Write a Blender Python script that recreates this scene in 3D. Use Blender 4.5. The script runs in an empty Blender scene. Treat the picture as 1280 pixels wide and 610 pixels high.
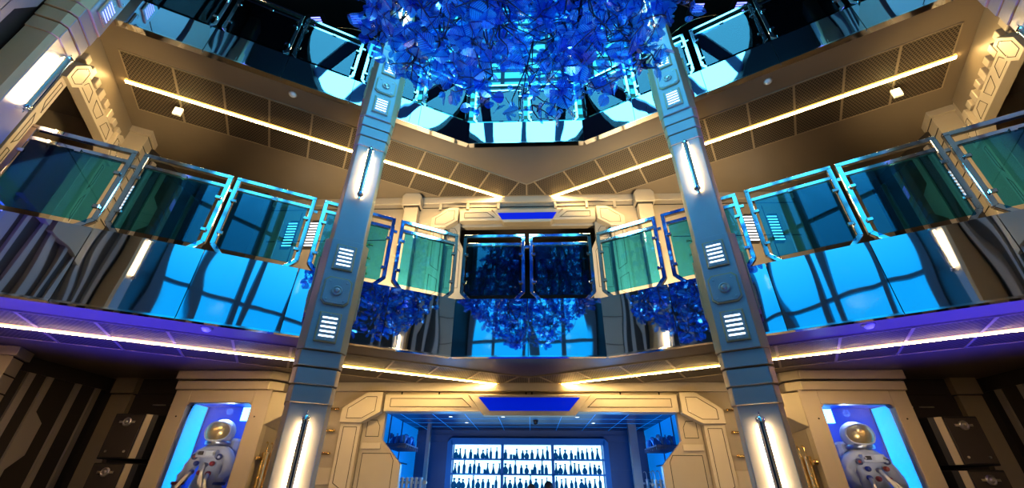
import bpy, math, random
from mathutils import Vector, Matrix, noise
R = math.radians
random.seed(7)
SC = bpy.context.scene
COL = SC.collection
A = 0.509                      # the gallery fronts stand 29 degrees off the frontal line
CA, SA = math.cos(A), math.sin(A)
Z1, Z2, Z3, Z4 = 1.62, 5.635, 9.65, 10.2      # soffit heights above the lens (the lens is z = 0, floor -1.3)
F1, F2 = 2.47, 6.16                            # tops of the mirrored fronts
FLOOR = -1.3

# ------------------------------------------------------------------ materials
MATS = {}
def nodes(m):
    m.use_nodes = True
    nt = m.node_tree
    return nt, nt.nodes['Principled BSDF'], nt.nodes['Material Output']
def mat(name, col, metal=0.0, rough=0.5, emis=None, es=0.0, var=0.0, vscale=3.0, bump=0.0, bscale=60.0, spec=0.5):
    m = bpy.data.materials.new(name); nt, b, out = nodes(m)
    b.inputs['Base Color'].default_value = (*col, 1)
    b.inputs['Metallic'].default_value = metal
    b.inputs['Roughness'].default_value = rough
    b.inputs['Specular IOR Level'].default_value = spec
    if emis:
        b.inputs['Emission Color'].default_value = (*emis, 1)
        b.inputs['Emission Strength'].default_value = es
    if var or bump:
        tc = nt.nodes.new('ShaderNodeTexCoord')
        if var:
            n = nt.nodes.new('ShaderNodeTexNoise'); n.inputs['Scale'].default_value = vscale; n.inputs['Detail'].default_value = 3
            r = nt.nodes.new('ShaderNodeMapRange'); r.inputs['To Min'].default_value = 1 - var; r.inputs['To Max'].default_value = 1 + var
            x = nt.nodes.new('ShaderNodeMix'); x.data_type = 'RGBA'; x.blend_type = 'MULTIPLY'; x.inputs['Factor'].default_value = 1
            x.inputs['A'].default_value = (*col, 1)
            nt.links.new(tc.outputs['Object'], n.inputs['Vector']); nt.links.new(n.outputs['Fac'], r.inputs['Value'])
            nt.links.new(r.outputs['Result'], x.inputs['B']); nt.links.new(x.outputs['Result'], b.inputs['Base Color'])
        if bump:
            n = nt.nodes.new('ShaderNodeTexNoise'); n.inputs['Scale'].default_value = bscale
            bp = nt.nodes.new('ShaderNodeBump'); bp.inputs['Strength'].default_value = bump; bp.inputs['Distance'].default_value = 0.004
            nt.links.new(tc.outputs['Object'], n.inputs['Vector']); nt.links.new(n.outputs['Fac'], bp.inputs['Height'])
            nt.links.new(bp.outputs['Normal'], b.inputs['Normal'])
    MATS[name] = m
    return m
TAN = mat('tan_painted_metal', (0.47, 0.41, 0.325), 0.3, 0.42, var=0.06, bump=0.15, bscale=200)
TAN2 = mat('tan_panel', (0.37, 0.32, 0.255), 0.3, 0.45, var=0.06)
GREY = mat('column_grey_metal', (0.40, 0.41, 0.45), 0.45, 0.38, var=0.05, bump=0.2, bscale=300)
BRONZE = mat('bronze_edge_metal', (0.58, 0.42, 0.25), 0.25, 0.42)
PFRAME = mat('panel_frame_metal', (0.33, 0.27, 0.19), 0.2, 0.45)
GROOVE = mat('groove_dark', (0.03, 0.026, 0.022), 0.1, 0.7)
SOFFIT = mat('soffit_paint', (0.21, 0.17, 0.125), 0.15, 0.45, var=0.05)
DARK = mat('dark_wall_paint', (0.045, 0.038, 0.035), 0.1, 0.45, var=0.08)
STRIPE = mat('pale_stripe_metal', (0.42, 0.39, 0.38), 0.4, 0.4)
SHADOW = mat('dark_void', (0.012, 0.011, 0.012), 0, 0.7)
CHROME = mat('chrome', (0.82, 0.83, 0.85), 1.0, 0.07)
BRUSHED = mat('brushed_steel', (0.55, 0.54, 0.52), 1.0, 0.3)
BRASS = mat('brass', (0.80, 0.58, 0.26), 1.0, 0.22)
BLACK = mat('black_plastic', (0.018, 0.017, 0.018), 0.0, 0.4)
BOXGREY = mat('box_grey', (0.06, 0.052, 0.05), 0.4, 0.42)
WHITE = mat('white_plastic', (0.75, 0.75, 0.73), 0.0, 0.4)
WARMHALO = mat('warm_halo_glow', (1, .7, .3), 0, 0.5, emis=(1.0, 0.56, 0.10), es=1.5)  # yellow halo of the strip, put into glowing side lips
WARM = mat('warm_strip_light', (1, .85, .5), 0, 0.5, emis=(1.0, 0.68, 0.27), es=75)
LAMPW = mat('warm_lamp_light', (1, .9, .7), 0, 0.5, emis=(1.0, 0.66, 0.30), es=60)
SLOT = mat('white_slot_light', (.9, .95, 1), 0, 0.5, emis=(0.75, 0.87, 1.0), es=1.7)
SLOTB = mat('blue_slot_light', (.2, .25, 1), 0, 0.5, emis=(0.22, 0.25, 1.0), es=2.4)
BLUEP = mat('blue_display_light', (0.0, 0.01, 0.3), 0, 0.25, emis=(0.0, 0.01, 0.5), es=0.7)
CASEB = mat('case_blue_light', (0.1, .4, 1), 0, 0.5, emis=(0.0, 0.42, 1.0), es=1.7)
CASEW = mat('case_top_light', (0.5, .8, 1), 0, 0.5, emis=(0.25, 0.75, 1.0), es=3.2)
CASEIN = mat('case_blue_lining', (0.05, 0.12, 0.55), 0, 0.5)
BACKL = mat('shelf_backlight', (0.8, .95, 1), 0, 0.5, emis=(0.50, 0.88, 1.0), es=1.7)
BARWALL = mat('bar_wall', (0.10, 0.14, 0.24), 0.2, 0.4)
BARGLOW = mat('bar_glow_wall', (0.05, 0.25, 0.6), 0.0, 0.4, emis=(0.0, 0.24, 0.75), es=0.5)  # blue light on the bar walls put into emission
BOTTLE = mat('bottle_glass', (0.02, 0.10, 0.22), 0.0, 0.1, emis=(0, .12, .3), es=.25)  # faint blue glow put into the bottle glass
FRAMEB = mat('blue_shelf_frame', (0.04, 0.14, 0.34), 0.1, 0.35, emis=(0, .10, .4), es=.22)  # blue bar light on the frame put into emission
GLASSW = mat('blue_glassware', (0.05, 0.25, 0.6), 0.3, 0.1)
SUIT = mat('suit_white_cloth', (0.62, 0.60, 0.62), 0, 0.75, bump=0.9, bscale=22, var=0.05)
VISOR = mat('gold_visor', (0.80, 0.50, 0.16), 0.7, 0.28)
RED = mat('red_fitting', (0.45, 0.04, 0.04), 0.3, 0.35)
BLUEF = mat('blue_fitting', (0.04, 0.08, 0.35), 0.3, 0.35)
PATCH = mat('navy_patch', (0.05, 0.06, 0.14), 0, 0.6)
HAIR = mat('dark_hair', (0.02, 0.018, 0.02), 0, 0.55)
HAIR2 = mat('brown_hair', (0.12, 0.07, 0.04), 0, 0.55)
SKIN = mat('skin', (0.55, 0.33, 0.24), 0, 0.5)
SHIRT = mat('dark_shirt', (0.04, 0.05, 0.09), 0, 0.8)
FLOORM = mat('polished_floor', (0.12, 0.11, 0.11), 0.1, 0.2, var=0.1)
WIRE = mat('branch_bark', (0.008, 0.012, 0.035), 0.1, 0.5)
MULL = mat('mullion_grey', (0.16, 0.19, 0.26), 0.3, 0.4)
GOLDRING = mat('gold_ring', (0.75, 0.6, 0.35), 1.0, 0.2)

def perforated():
    m = bpy.data.materials.new('perforated_metal'); nt, b, out = nodes(m); L = nt.links.new
    tc = nt.nodes.new('ShaderNodeTexCoord'); sp = nt.nodes.new('ShaderNodeSeparateXYZ'); L(tc.outputs['Object'], sp.inputs[0])
    def mth(op, a, bb=None):
        n = nt.nodes.new('ShaderNodeMath'); n.operation = op
        for i, v in enumerate((a, bb)):
            if v is None: continue
            if isinstance(v, (int, float)): n.inputs[i].default_value = v
            else: L(v, n.inputs[i])
        return n.outputs[0]
    P = 0.044
    u = mth('DIVIDE', sp.outputs['X'], P); v = mth('DIVIDE', sp.outputs['Y'], P * .9)
    row = mth('FLOOR', v); off = mth('MULTIPLY', mth('MODULO', mth('ABSOLUTE', row), 2.0), .5)
    fu = mth('SUBTRACT', mth('FRACT', mth('ADD', u, off)), .5); fv = mth('SUBTRACT', mth('FRACT', v), .5)
    d = mth('SQRT', mth('ADD', mth('MULTIPLY', fu, fu), mth('MULTIPLY', fv, fv)))
    hole = mth('LESS_THAN', d, .36)
    mx = nt.nodes.new('ShaderNodeMix'); mx.data_type = 'RGBA'
    mx.inputs['A'].default_value = (.15, .12, .085, 1); mx.inputs['B'].default_value = (.012, .010, .009, 1)
    L(hole, mx.inputs['Factor']); L(mx.outputs['Result'], b.inputs['Base Color'])
    b.inputs['Roughness'].default_value = .5; b.inputs['Metallic'].default_value = .2
    return m
PERF = perforated()

def mirror_mat():
    m = bpy.data.materials.new('dark_mirror_glass'); nt, b, out = nodes(m); L = nt.links.new
    b.inputs['Base Color'].default_value = (.62, .66, .74, 1); b.inputs['Metallic'].default_value = 1; b.inputs['Roughness'].default_value = .025
    geo = nt.nodes.new('ShaderNodeTexCoord')
    mp = nt.nodes.new('ShaderNodeMapping'); mp.inputs['Scale'].default_value = (1.7, 1.7, .45)
    n = nt.nodes.new('ShaderNodeTexNoise'); n.inputs['Scale'].default_value = 1.0; n.inputs['Detail'].default_value = 1.0
    bp = nt.nodes.new('ShaderNodeBump'); bp.inputs['Strength'].default_value = 1.0; bp.inputs['Distance'].default_value = .012
    L(geo.outputs['Object'], mp.inputs['Vector']); L(mp.outputs['Vector'], n.inputs['Vector']); L(n.outputs['Fac'], bp.inputs['Height'])
    L(bp.outputs['Normal'], b.inputs['Normal'])
    return m
MIRROR = mirror_mat()

def tinted_glass(name, tint, gl=(.8, .9, 1), minrefl=.02):
    m = bpy.data.materials.new(name); m.use_nodes = True; nt = m.node_tree; L = nt.links.new
    nt.nodes.remove(nt.nodes['Principled BSDF']); out = nt.nodes['Material Output']
    t = nt.nodes.new('ShaderNodeBsdfTransparent'); t.inputs[0].default_value = (*tint, 1)
    g = nt.nodes.new('ShaderNodeBsdfGlossy'); g.inputs['Roughness'].default_value = .02; g.inputs['Color'].default_value = (*gl, 1)
    f = nt.nodes.new('ShaderNodeFresnel'); f.inputs['IOR'].default_value = 1.6
    mx = nt.nodes.new('ShaderNodeMixShader')
    a = nt.nodes.new('ShaderNodeMath'); a.operation = 'ADD'; a.inputs[1].default_value = minrefl
    L(f.outputs[0], a.inputs[0]); L(a.outputs[0], mx.inputs[0]); L(t.outputs[0], mx.inputs[1]); L(g.outputs[0], mx.inputs[2]); L(mx.outputs[0], out.inputs[0])
    return m
TEAL = tinted_glass('teal_tinted_glass', (.27, .72, .86))
CLEAR = tinted_glass('clear_case_glass', (.93, .96, 1), minrefl=.0)

def sky_pane(name, lo, hi, z0, z1, s0, s1):
    m = bpy.data.materials.new(name); nt, b, out = nodes(m); L = nt.links.new
    tc = nt.nodes.new('ShaderNodeNewGeometry'); sp = nt.nodes.new('ShaderNodeSeparateXYZ'); L(tc.outputs['Position'], sp.inputs[0])
    r = nt.nodes.new('ShaderNodeMapRange'); r.inputs['From Min'].default_value = z0; r.inputs['From Max'].default_value = z1
    L(sp.outputs['Z'], r.inputs['Value'])
    cr = nt.nodes.new('ShaderNodeMix'); cr.data_type = 'RGBA'; cr.inputs['A'].default_value = (*lo, 1); cr.inputs['B'].default_value = (*hi, 1)
    L(r.outputs['Result'], cr.inputs['Factor'])
    st = nt.nodes.new('ShaderNodeMapRange'); st.inputs['To Min'].default_value = s0; st.inputs['To Max'].default_value = s1
    L(r.outputs['Result'], st.inputs['Value'])
    b.inputs['Base Color'].default_value = (.02, .03, .05, 1); b.inputs['Roughness'].default_value = .1
    L(cr.outputs['Result'], b.inputs['Emission Color']); L(st.outputs['Result'], b.inputs['Emission Strength'])
    return m
SKYW = sky_pane('evening_sky_glass', (0.008, .46, 1.0), (.10, .64, 1), 5, 12, 1.0, 2.6)
SKYL = mat('pale_sky_glass', (.02, .03, .05), 0, .1, emis=(.13, .66, 1), es=5.0)
SKYF = sky_pane('cyan_lit_glass', (0.02, .50, .85), (.05, .60, 1), 6, 10, .9, 1.3)

def leaf_mat():
    m = bpy.data.materials.new('blue_leaf'); m.use_nodes = True; nt = m.node_tree; L = nt.links.new
    nt.nodes.remove(nt.nodes['Principled BSDF']); out = nt.nodes['Material Output']
    uv = nt.nodes.new('ShaderNodeUVMap'); sp = nt.nodes.new('ShaderNodeSeparateXYZ'); L(uv.outputs[0], sp.inputs[0])
    def mth(op, a, bb=None):
        n = nt.nodes.new('ShaderNodeMath'); n.operation = op
        for i, v in enumerate((a, bb)):
            if v is None: continue
            if isinstance(v, (int, float)): n.inputs[i].default_value = v
            else: L(v, n.inputs[i])
        return n.outputs[0]
    au = mth('ABSOLUTE', sp.outputs['X'])
    rib = mth('FRACT', mth('MULTIPLY', mth('SUBTRACT', sp.outputs['Y'], mth('MULTIPLY', au, .6)), 9.0))
    vein = mth('MAXIMUM', mth('LESS_THAN', rib, .22), mth('LESS_THAN', au, .05))
    tc = nt.nodes.new('ShaderNodeTexCoord'); nz = nt.nodes.new('ShaderNodeTexNoise'); nz.inputs['Scale'].default_value = 4
    L(tc.outputs['Object'], nz.inputs['Vector'])
    base = nt.nodes.new('ShaderNodeValToRGB'); e = base.color_ramp.elements
    e[0].position = .35; e[0].color = (.01, .10, .75, 1); e[1].position = .66; e[1].color = (.10, .58, 1, 1)
    L(nz.outputs['Fac'], base.inputs[0])
    mx = nt.nodes.new('ShaderNodeMix'); mx.data_type = 'RGBA'; mx.inputs['B'].default_value = (.004, .04, .42, 1)
    L(vein, mx.inputs['Factor']); L(base.outputs[0], mx.inputs['A'])
    d = nt.nodes.new('ShaderNodeBsdfDiffuse'); t = nt.nodes.new('ShaderNodeBsdfTranslucent'); g = nt.nodes.new('ShaderNodeBsdfGlossy')
    tr = nt.nodes.new('ShaderNodeBsdfTransparent'); tr.inputs[0].default_value = (.20, .60, 1, 1)
    g.inputs['Roughness'].default_value = .22; g.inputs['Color'].default_value = (.8, .9, 1, 1)
    L(mx.outputs['Result'], d.inputs[0]); L(mx.outputs['Result'], t.inputs[0])
    a = nt.nodes.new('ShaderNodeMixShader'); a.inputs[0].default_value = .5; L(d.outputs[0], a.inputs[1]); L(t.outputs[0], a.inputs[2])
    b = nt.nodes.new('ShaderNodeMixShader'); b.inputs[0].default_value = .24; L(a.outputs[0], b.inputs[1]); L(g.outputs[0], b.inputs[2])
    c = nt.nodes.new('ShaderNodeMixShader'); c.inputs[0].default_value = .42; L(b.outputs[0], c.inputs[1]); L(tr.outputs[0], c.inputs[2])
    L(c.outputs[0], out.inputs[0])
    return m
LEAF = leaf_mat()

# ------------------------------------------------------------------ mesh builder
class G:
    """collects shapes; each shape may have its own material"""
    def __init__(s, M=None):
        s.v = []; s.f = []; s.m = []; s.mats = []; s.M = M or Matrix(); s.smooth = []
    def mi(s, m):
        if m not in s.mats: s.mats.append(m)
        return s.mats.index(m)
    def add(s, vs, fs, m, sm=False):
        b = len(s.v); k = s.mi(m)
        flip = s.M.determinant() < 0
        s.v += [s.M @ Vector(p) for p in vs]
        for f in fs:
            f = [b + i for i in f]
            if flip: f.reverse()
            s.f.append(f); s.m.append(k); s.smooth.append(sm)
    def box(s, x0, x1, y0, y1, z0, z1, m):
        x0, x1 = sorted((x0, x1)); y0, y1 = sorted((y0, y1)); z0, z1 = sorted((z0, z1))
        vs = [(x, y, z) for z in (z0, z1) for y in (y0, y1) for x in (x0, x1)]
        s.add(vs, [(0, 2, 3, 1), (4, 5, 7, 6), (0, 1, 5, 4), (2, 6, 7, 3), (0, 4, 6, 2), (1, 3, 7, 5)], m)
    def extr(s, poly, d0, d1, axis, m):
        """poly of 2-D points extruded along an axis: 'y' uses (x,z), 'z' uses (x,y), 'x' uses (y,z)"""
        def P(a, b, d):
            return {'y': (a, d, b), 'z': (a, b, d), 'x': (d, a, b)}[axis]
        n = len(poly)
        ar = sum(poly[i][0] * poly[(i + 1) % n][1] - poly[(i + 1) % n][0] * poly[i][1] for i in range(n))
        if ar < 0: poly = poly[::-1]
        if d1 < d0: d0, d1 = d1, d0
        vs = [P(a, b, d0) for a, b in poly] + [P(a, b, d1) for a, b in poly]
        fs = [tuple(range(n))[::-1], tuple(range(n, 2 * n))] + [(i, (i + 1) % n, n + (i + 1) % n, n + i) for i in range(n)]
        if axis == 'y': fs = [f[::-1] for f in fs]
        s.add(vs, fs, m)
    def ring(s, poly, w, d0, d1, axis, m):
        """thin outline along a closed polygon"""
        n = len(poly); c = Vector((sum(p[0] for p in poly) / n, sum(p[1] for p in poly) / n))
        for i in range(n):
            a = Vector(poly[i]); b = Vector(poly[(i + 1) % n]); t = (b - a).normalized(); nn = Vector((-t.y, t.x))
            if nn.dot(c - a) < 0: nn = -nn
            s.extr([tuple(a), tuple(b), tuple(b + nn * w), tuple(a + nn * w)], d0, d1, axis, m)
    def line(s, a, b, w, d0, d1, axis, m):
        a = Vector(a); b = Vector(b); t = (b - a).normalized(); nn = Vector((-t.y, t.x)) * w / 2
        s.extr([tuple(a - nn), tuple(b - nn), tuple(b + nn), tuple(a + nn)], d0, d1, axis, m)
    def tube(s, pts, r, m, n=8, caps=True, radii=None, sm=True):
        pts = [Vector(p) for p in pts]; vs = []; N = len(pts)
        t0 = (pts[1] - pts[0]).normalized()
        up = Vector((0, 0, 1)) if abs(t0.z) < .9 else Vector((1, 0, 0))
        u = t0.cross(up).normalized()
        for i, p in enumerate(pts):
            t = (pts[min(i + 1, N - 1)] - pts[max(i - 1, 0)]).normalized()
            u = (u - t * u.dot(t)).normalized(); w = t.cross(u)
            rr = radii[i] if radii else r
            vs += [tuple(p + (u * math.cos(2 * math.pi * k / n) + w * math.sin(2 * math.pi * k / n)) * rr) for k in range(n)]
        fs = [(i * n + k, i * n + (k + 1) % n, (i + 1) * n + (k + 1) % n, (i + 1) * n + k) for i in range(N - 1) for k in range(n)]
        s.add(vs, fs, m, sm)
        if caps:
            b = len(vs)
            s.add(vs[:n], [tuple(range(n))[::-1]], m); s.add(vs[-n:], [tuple(range(n))], m)
    def bar(s, a, b, w, h, m, up=(0, 1, 0)):
        """rectangular bar from a to b; w across, h along 'up'"""
        a = Vector(a); b = Vector(b); t = (b - a).normalized(); U = Vector(up); U = (U - t * U.dot(t)).normalized(); W = t.cross(U)
        vs = [tuple(p + W * sx * w / 2 + U * sy * h / 2) for p in (a, b) for sx, sy in ((-1, -1), (1, -1), (1, 1), (-1, 1))]
        s.add(vs, [(0, 3, 2, 1), (4, 5, 6, 7), (0, 1, 5, 4), (1, 2, 6, 5), (2, 3, 7, 6), (3, 0, 4, 7)], m)
    def lathe(s, prof, m, n=12, c=(0, 0, 0), axis='z'):
        """prof: (radius, height) list"""
        c = Vector(c); vs = []
        for r, h in prof:
            for k in range(n):
                a = 2 * math.pi * k / n; p = (r * math.cos(a), r * math.sin(a), h)
                if axis == 'y': p = (p[0], -p[2], p[1])
                if axis == 'x': p = (p[2], p[0], p[1])
                vs.append(tuple(c + Vector(p)))
        fs = [(i * n + k, i * n + (k + 1) % n, (i + 1) * n + (k + 1) % n, (i + 1) * n + k) for i in range(len(prof) - 1) for k in range(n)]
        s.add(vs, fs, m, True)
        s.add(vs[:n], [tuple(range(n))[::-1]], m); s.add(vs[-n:], [tuple(range(n))], m)
    def build(s, name, parent=None, bevel=0.0, subsurf=0):
        me = bpy.data.meshes.new(name); me.from_pydata([tuple(p) for p in s.v], [], s.f)
        for m in s.mats: me.materials.append(m)
        me.polygons.foreach_set('material_index', s.m); me.polygons.foreach_set('use_smooth', s.smooth); me.update()
        o = bpy.data.objects.new(name, me); COL.objects.link(o)
        if parent: o.parent = parent
        if bevel:
            b = o.modifiers.new('bevel', 'BEVEL'); b.width = bevel; b.segments = 1; b.limit_method = 'ANGLE'; b.angle_limit = R(40)
        return o
def thing(name, label, cat, loc=(0, 0, 0), rz=0, group=None):
    o = bpy.data.objects.new(name, None); COL.objects.link(o); o.empty_display_size = .1
    o.location = loc; o.rotation_euler = (0, 0, rz); o['label'] = label; o['category'] = cat
    if group: o['group'] = group
    return o
def tag(o, label, cat, group=None, kind=None):
    o['label'] = label; o['category'] = cat
    if group: o['group'] = group
    if kind: o['kind'] = kind
    return o
def struct(g, name, label=None, cat=None, bevel=0, loc=(0, 0, 0), rz=0):
    o = g.build(name, bevel=bevel); o['kind'] = 'structure'; o.location = loc; o.rotation_euler = (0, 0, rz)
    if label: o['label'] = label; o['category'] = cat or name.split('_')[0]
    return o
def dup(root, loc, rz, label=None, group=None):
    r = root.copy(); COL.objects.link(r); r.location = loc; r.rotation_euler = (0, 0, rz)
    if label: r['label'] = label
    if group: r['group'] = group
    for ch in [o for o in bpy.data.objects if o.parent == root]:
        c = ch.copy(); COL.objects.link(c); c.parent = r
        for gc in [o for o in bpy.data.objects if o.parent == ch]:
            d = gc.copy(); COL.objects.link(d); d.parent = c
    return r
ORD = ['first', 'second', 'third', 'fourth', 'fifth', 'sixth', 'seventh', 'eighth', 'ninth', 'tenth', 'eleventh', 'twelfth']
SIDE = {-1: 'left', 1: 'right'}
STO = {1: 'lower', 2: 'upper'}
def P(s, t, o, z=0):           # point on side s: t along the gallery front from the centre corner, o behind the front
    return Vector((s * (1.084 + t * CA + o * SA), 5.8 - t * SA + o * CA, z))
def rz(s): return -s * A       # local x of a side frame runs to the photo's right, local y into the gallery

# ------------------------------------------------------------------ the shell
g = G(); g.box(-12, 12, -8, 14, FLOOR - .2, FLOOR, FLOORM); struct(g, 'floor', 'dark polished hall floor', 'floor')
SKYC = (0, 1.0); SKYR = 2.6; SKYZ = 12.0
g = G(); N_ = 48
inn_ = [(SKYC[0] + SKYR * math.cos(2 * math.pi * i / N_), SKYC[1] + SKYR * math.sin(2 * math.pi * i / N_)) for i in range(N_)]
out_ = [(12 * math.cos(2 * math.pi * i / N_), 2 + 12 * math.sin(2 * math.pi * i / N_)) for i in range(N_)]
g.add([(x, y, z) for z in (SKYZ, SKYZ + .3) for r_ in (inn_, out_) for x, y in r_],
      [f for i in range(N_) for j in [(i + 1) % N_] for f in ((i, N_ + i, N_ + j, j)[::-1], (2 * N_ + i, 2 * N_ + j, 3 * N_ + j, 3 * N_ + i)[::-1], (i, j, 2 * N_ + j, 2 * N_ + i)[::-1])], SHADOW)
struct(g, 'ceiling', 'dark roof high over the atrium with a round skylight', 'ceiling')
g = G(); g.lathe([(SKYR, .31), (SKYR, .33)], SKYL, 48, (SKYC[0], SKYC[1], SKYZ))
w = struct(g, 'window_3', 'round pale skylight over the atrium', 'window')
g = G()
for x in (-1.5, -.1, 1.3): g.bar((x, 1 - math.sqrt(SKYR ** 2 - x * x), SKYZ + .2), (x, 1 + math.sqrt(SKYR ** 2 - x * x), SKYZ + .2), .34, .12, MULL, up=(0, 0, 1))
g.build('window_frame', w)
def slab(z0, z1, name, label):
    pl = [P(-1, 0, .03), P(-1, 5.6, .03), P(-1, 5.6, 2.72), (-7.3, 5.45), (-7.3, 7.6), (7.3, 7.6), (7.3, 5.45), P(1, 5.6, 2.72), P(1, 5.6, .03), P(1, 0, .03)]
    g = G(); g.extr([(p[0], p[1]) for p in pl], z0, z1, 'z', SOFFIT)
    struct(g, name, label, 'ceiling')
slab(Z1, F1 - .03, 'ceiling.001', 'brown soffit under the lower gallery')
slab(Z2, F2 - .03, 'ceiling.002', 'brown soffit under the upper gallery')
for k_, s_ in enumerate((-1, 1)):
    pl = [(s_ * 3.05, P(s_, 2.25, .03).y), P(s_, 5.6, .03), P(s_, 5.6, 2.72), (s_ * 7.3, 5.45), (s_ * 7.3, 7.6), (s_ * 3.05, 7.6)]
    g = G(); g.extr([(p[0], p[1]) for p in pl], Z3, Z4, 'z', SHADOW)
    struct(g, 'ceiling.%03d' % (3 + k_), 'dark soffit above the %s wing of the topmost gallery' % SIDE[s_], 'ceiling')

# front wall, one piece per storey with its opening
def panel_wall(z0, z1, ox, oz0, oz1, xo, m, name, label, y=7.5):
    g = G()
    g.box(-xo, -ox, y, y + .12, z0, z1, m); g.box(ox, xo, y, y + .12, z0, z1, m)
    g.box(-ox, ox, y, y + .12, oz1, z1, m)
    if oz0 > z0: g.box(-ox, ox, y, y + .12, z0, oz0, m)
    return g
g = panel_wall(FLOOR, Z1, 2.44, FLOOR, 1.13, 5.72, TAN2, '', '')
g.box(-5.72, 5.72, 7.44, 7.5, 1.47, Z1, TAN)                       # cornice band
for x in (-2.2, -1.55, 1.55, 2.2): g.box(x - .012, x + .012, 7.492, 7.5, 1.40, 1.47, GROOVE)
for x in (-.05, .05): g.box(x - .012, x + .012, 7.492, 7.5, 1.40, 1.47, GROOVE)
for s in (-1, 1):
    for z in (.18,): g.box(s * 3.1, s * 3.9, 7.47, 7.5, z - .12, z + .12, TAN)
    g.box(s * 3.95, s * 3.97, 7.49, 7.5, -1.2, 1.45, GROOVE)
struct(g, 'wall_front', 'tan panelled wall around the bar doorway', 'wall', bevel=.006)
g = panel_wall(F1, Z2, 1.43, F1, 4.86, 5.72, TAN2, '', '')
g.box(-5.72, 5.72, 7.45, 7.5, 5.47, Z2, TAN)
g.box(-5.72, 5.72, 7.485, 7.5, 5.36, 5.375, GROOVE)
for s in (-1, 1):
    for x in (.62, 1.3, 1.9): g.box(s * x - .03, s * x + .03, 7.46, 7.5, 5.30, 5.47, TAN)
    for z in (3.55, 4.55): g.box(s * 3.0, s * 5.6, 7.492, 7.5, z, z + .02, GROOVE)
    g.box(s * 3.1, s * 3.8, 7.47, 7.5, 3.3, 3.5, TAN)
    for x in (3.95, 5.0): g.box(s * x - .01, s * x + .01, 7.492, 7.5, F1, 5.3, GROOVE)
    g.box(s * 5.36, s * 5.40, 7.48, 7.5, 4.15, 5.1, STRIPE)
struct(g, 'wall_front.001', 'tan panelled wall behind the lower gallery', 'wall', bevel=.006)
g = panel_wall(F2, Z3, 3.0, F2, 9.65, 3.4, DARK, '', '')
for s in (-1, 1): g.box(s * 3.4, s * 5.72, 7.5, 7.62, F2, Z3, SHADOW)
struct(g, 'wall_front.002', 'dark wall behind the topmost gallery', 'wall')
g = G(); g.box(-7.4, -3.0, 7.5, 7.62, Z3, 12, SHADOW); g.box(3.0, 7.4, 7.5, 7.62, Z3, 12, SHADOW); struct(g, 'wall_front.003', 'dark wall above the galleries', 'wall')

# window wall behind the top gallery
g = G(); g.box(-3.0, 3.0, 7.56, 7.58, F2, 11.98, SKYF); g.box(-3.0, 3.0, 5.9, 7.56, 11.9, 11.92, SKYF)
w = struct(g, 'window_2', 'cyan lit glass wall and louvred roof light behind the topmost gallery', 'window')
g = G()
for x in (-2.96, -1.8, -.62, .62, 1.8, 2.96): g.box(x - .05, x + .05, 7.46, 7.56, F2, 11.9, MULL)
for z in (6.9, 7.9, 8.15, 8.5, 8.85, 9.2, 9.6, 10.0, 10.4, 10.8, 11.2, 11.6): g.box(-3.0, 3.0, 7.48, 7.56, z - .025, z + .025, MULL if z < 8 or z > 9 else BRONZE)
for k in range(8): g.box(-3.0, 3.0, 5.95 + k * .2, 5.98 + k * .2, 11.82, 11.9, MULL)
g.build('window_frame', w)

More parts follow.
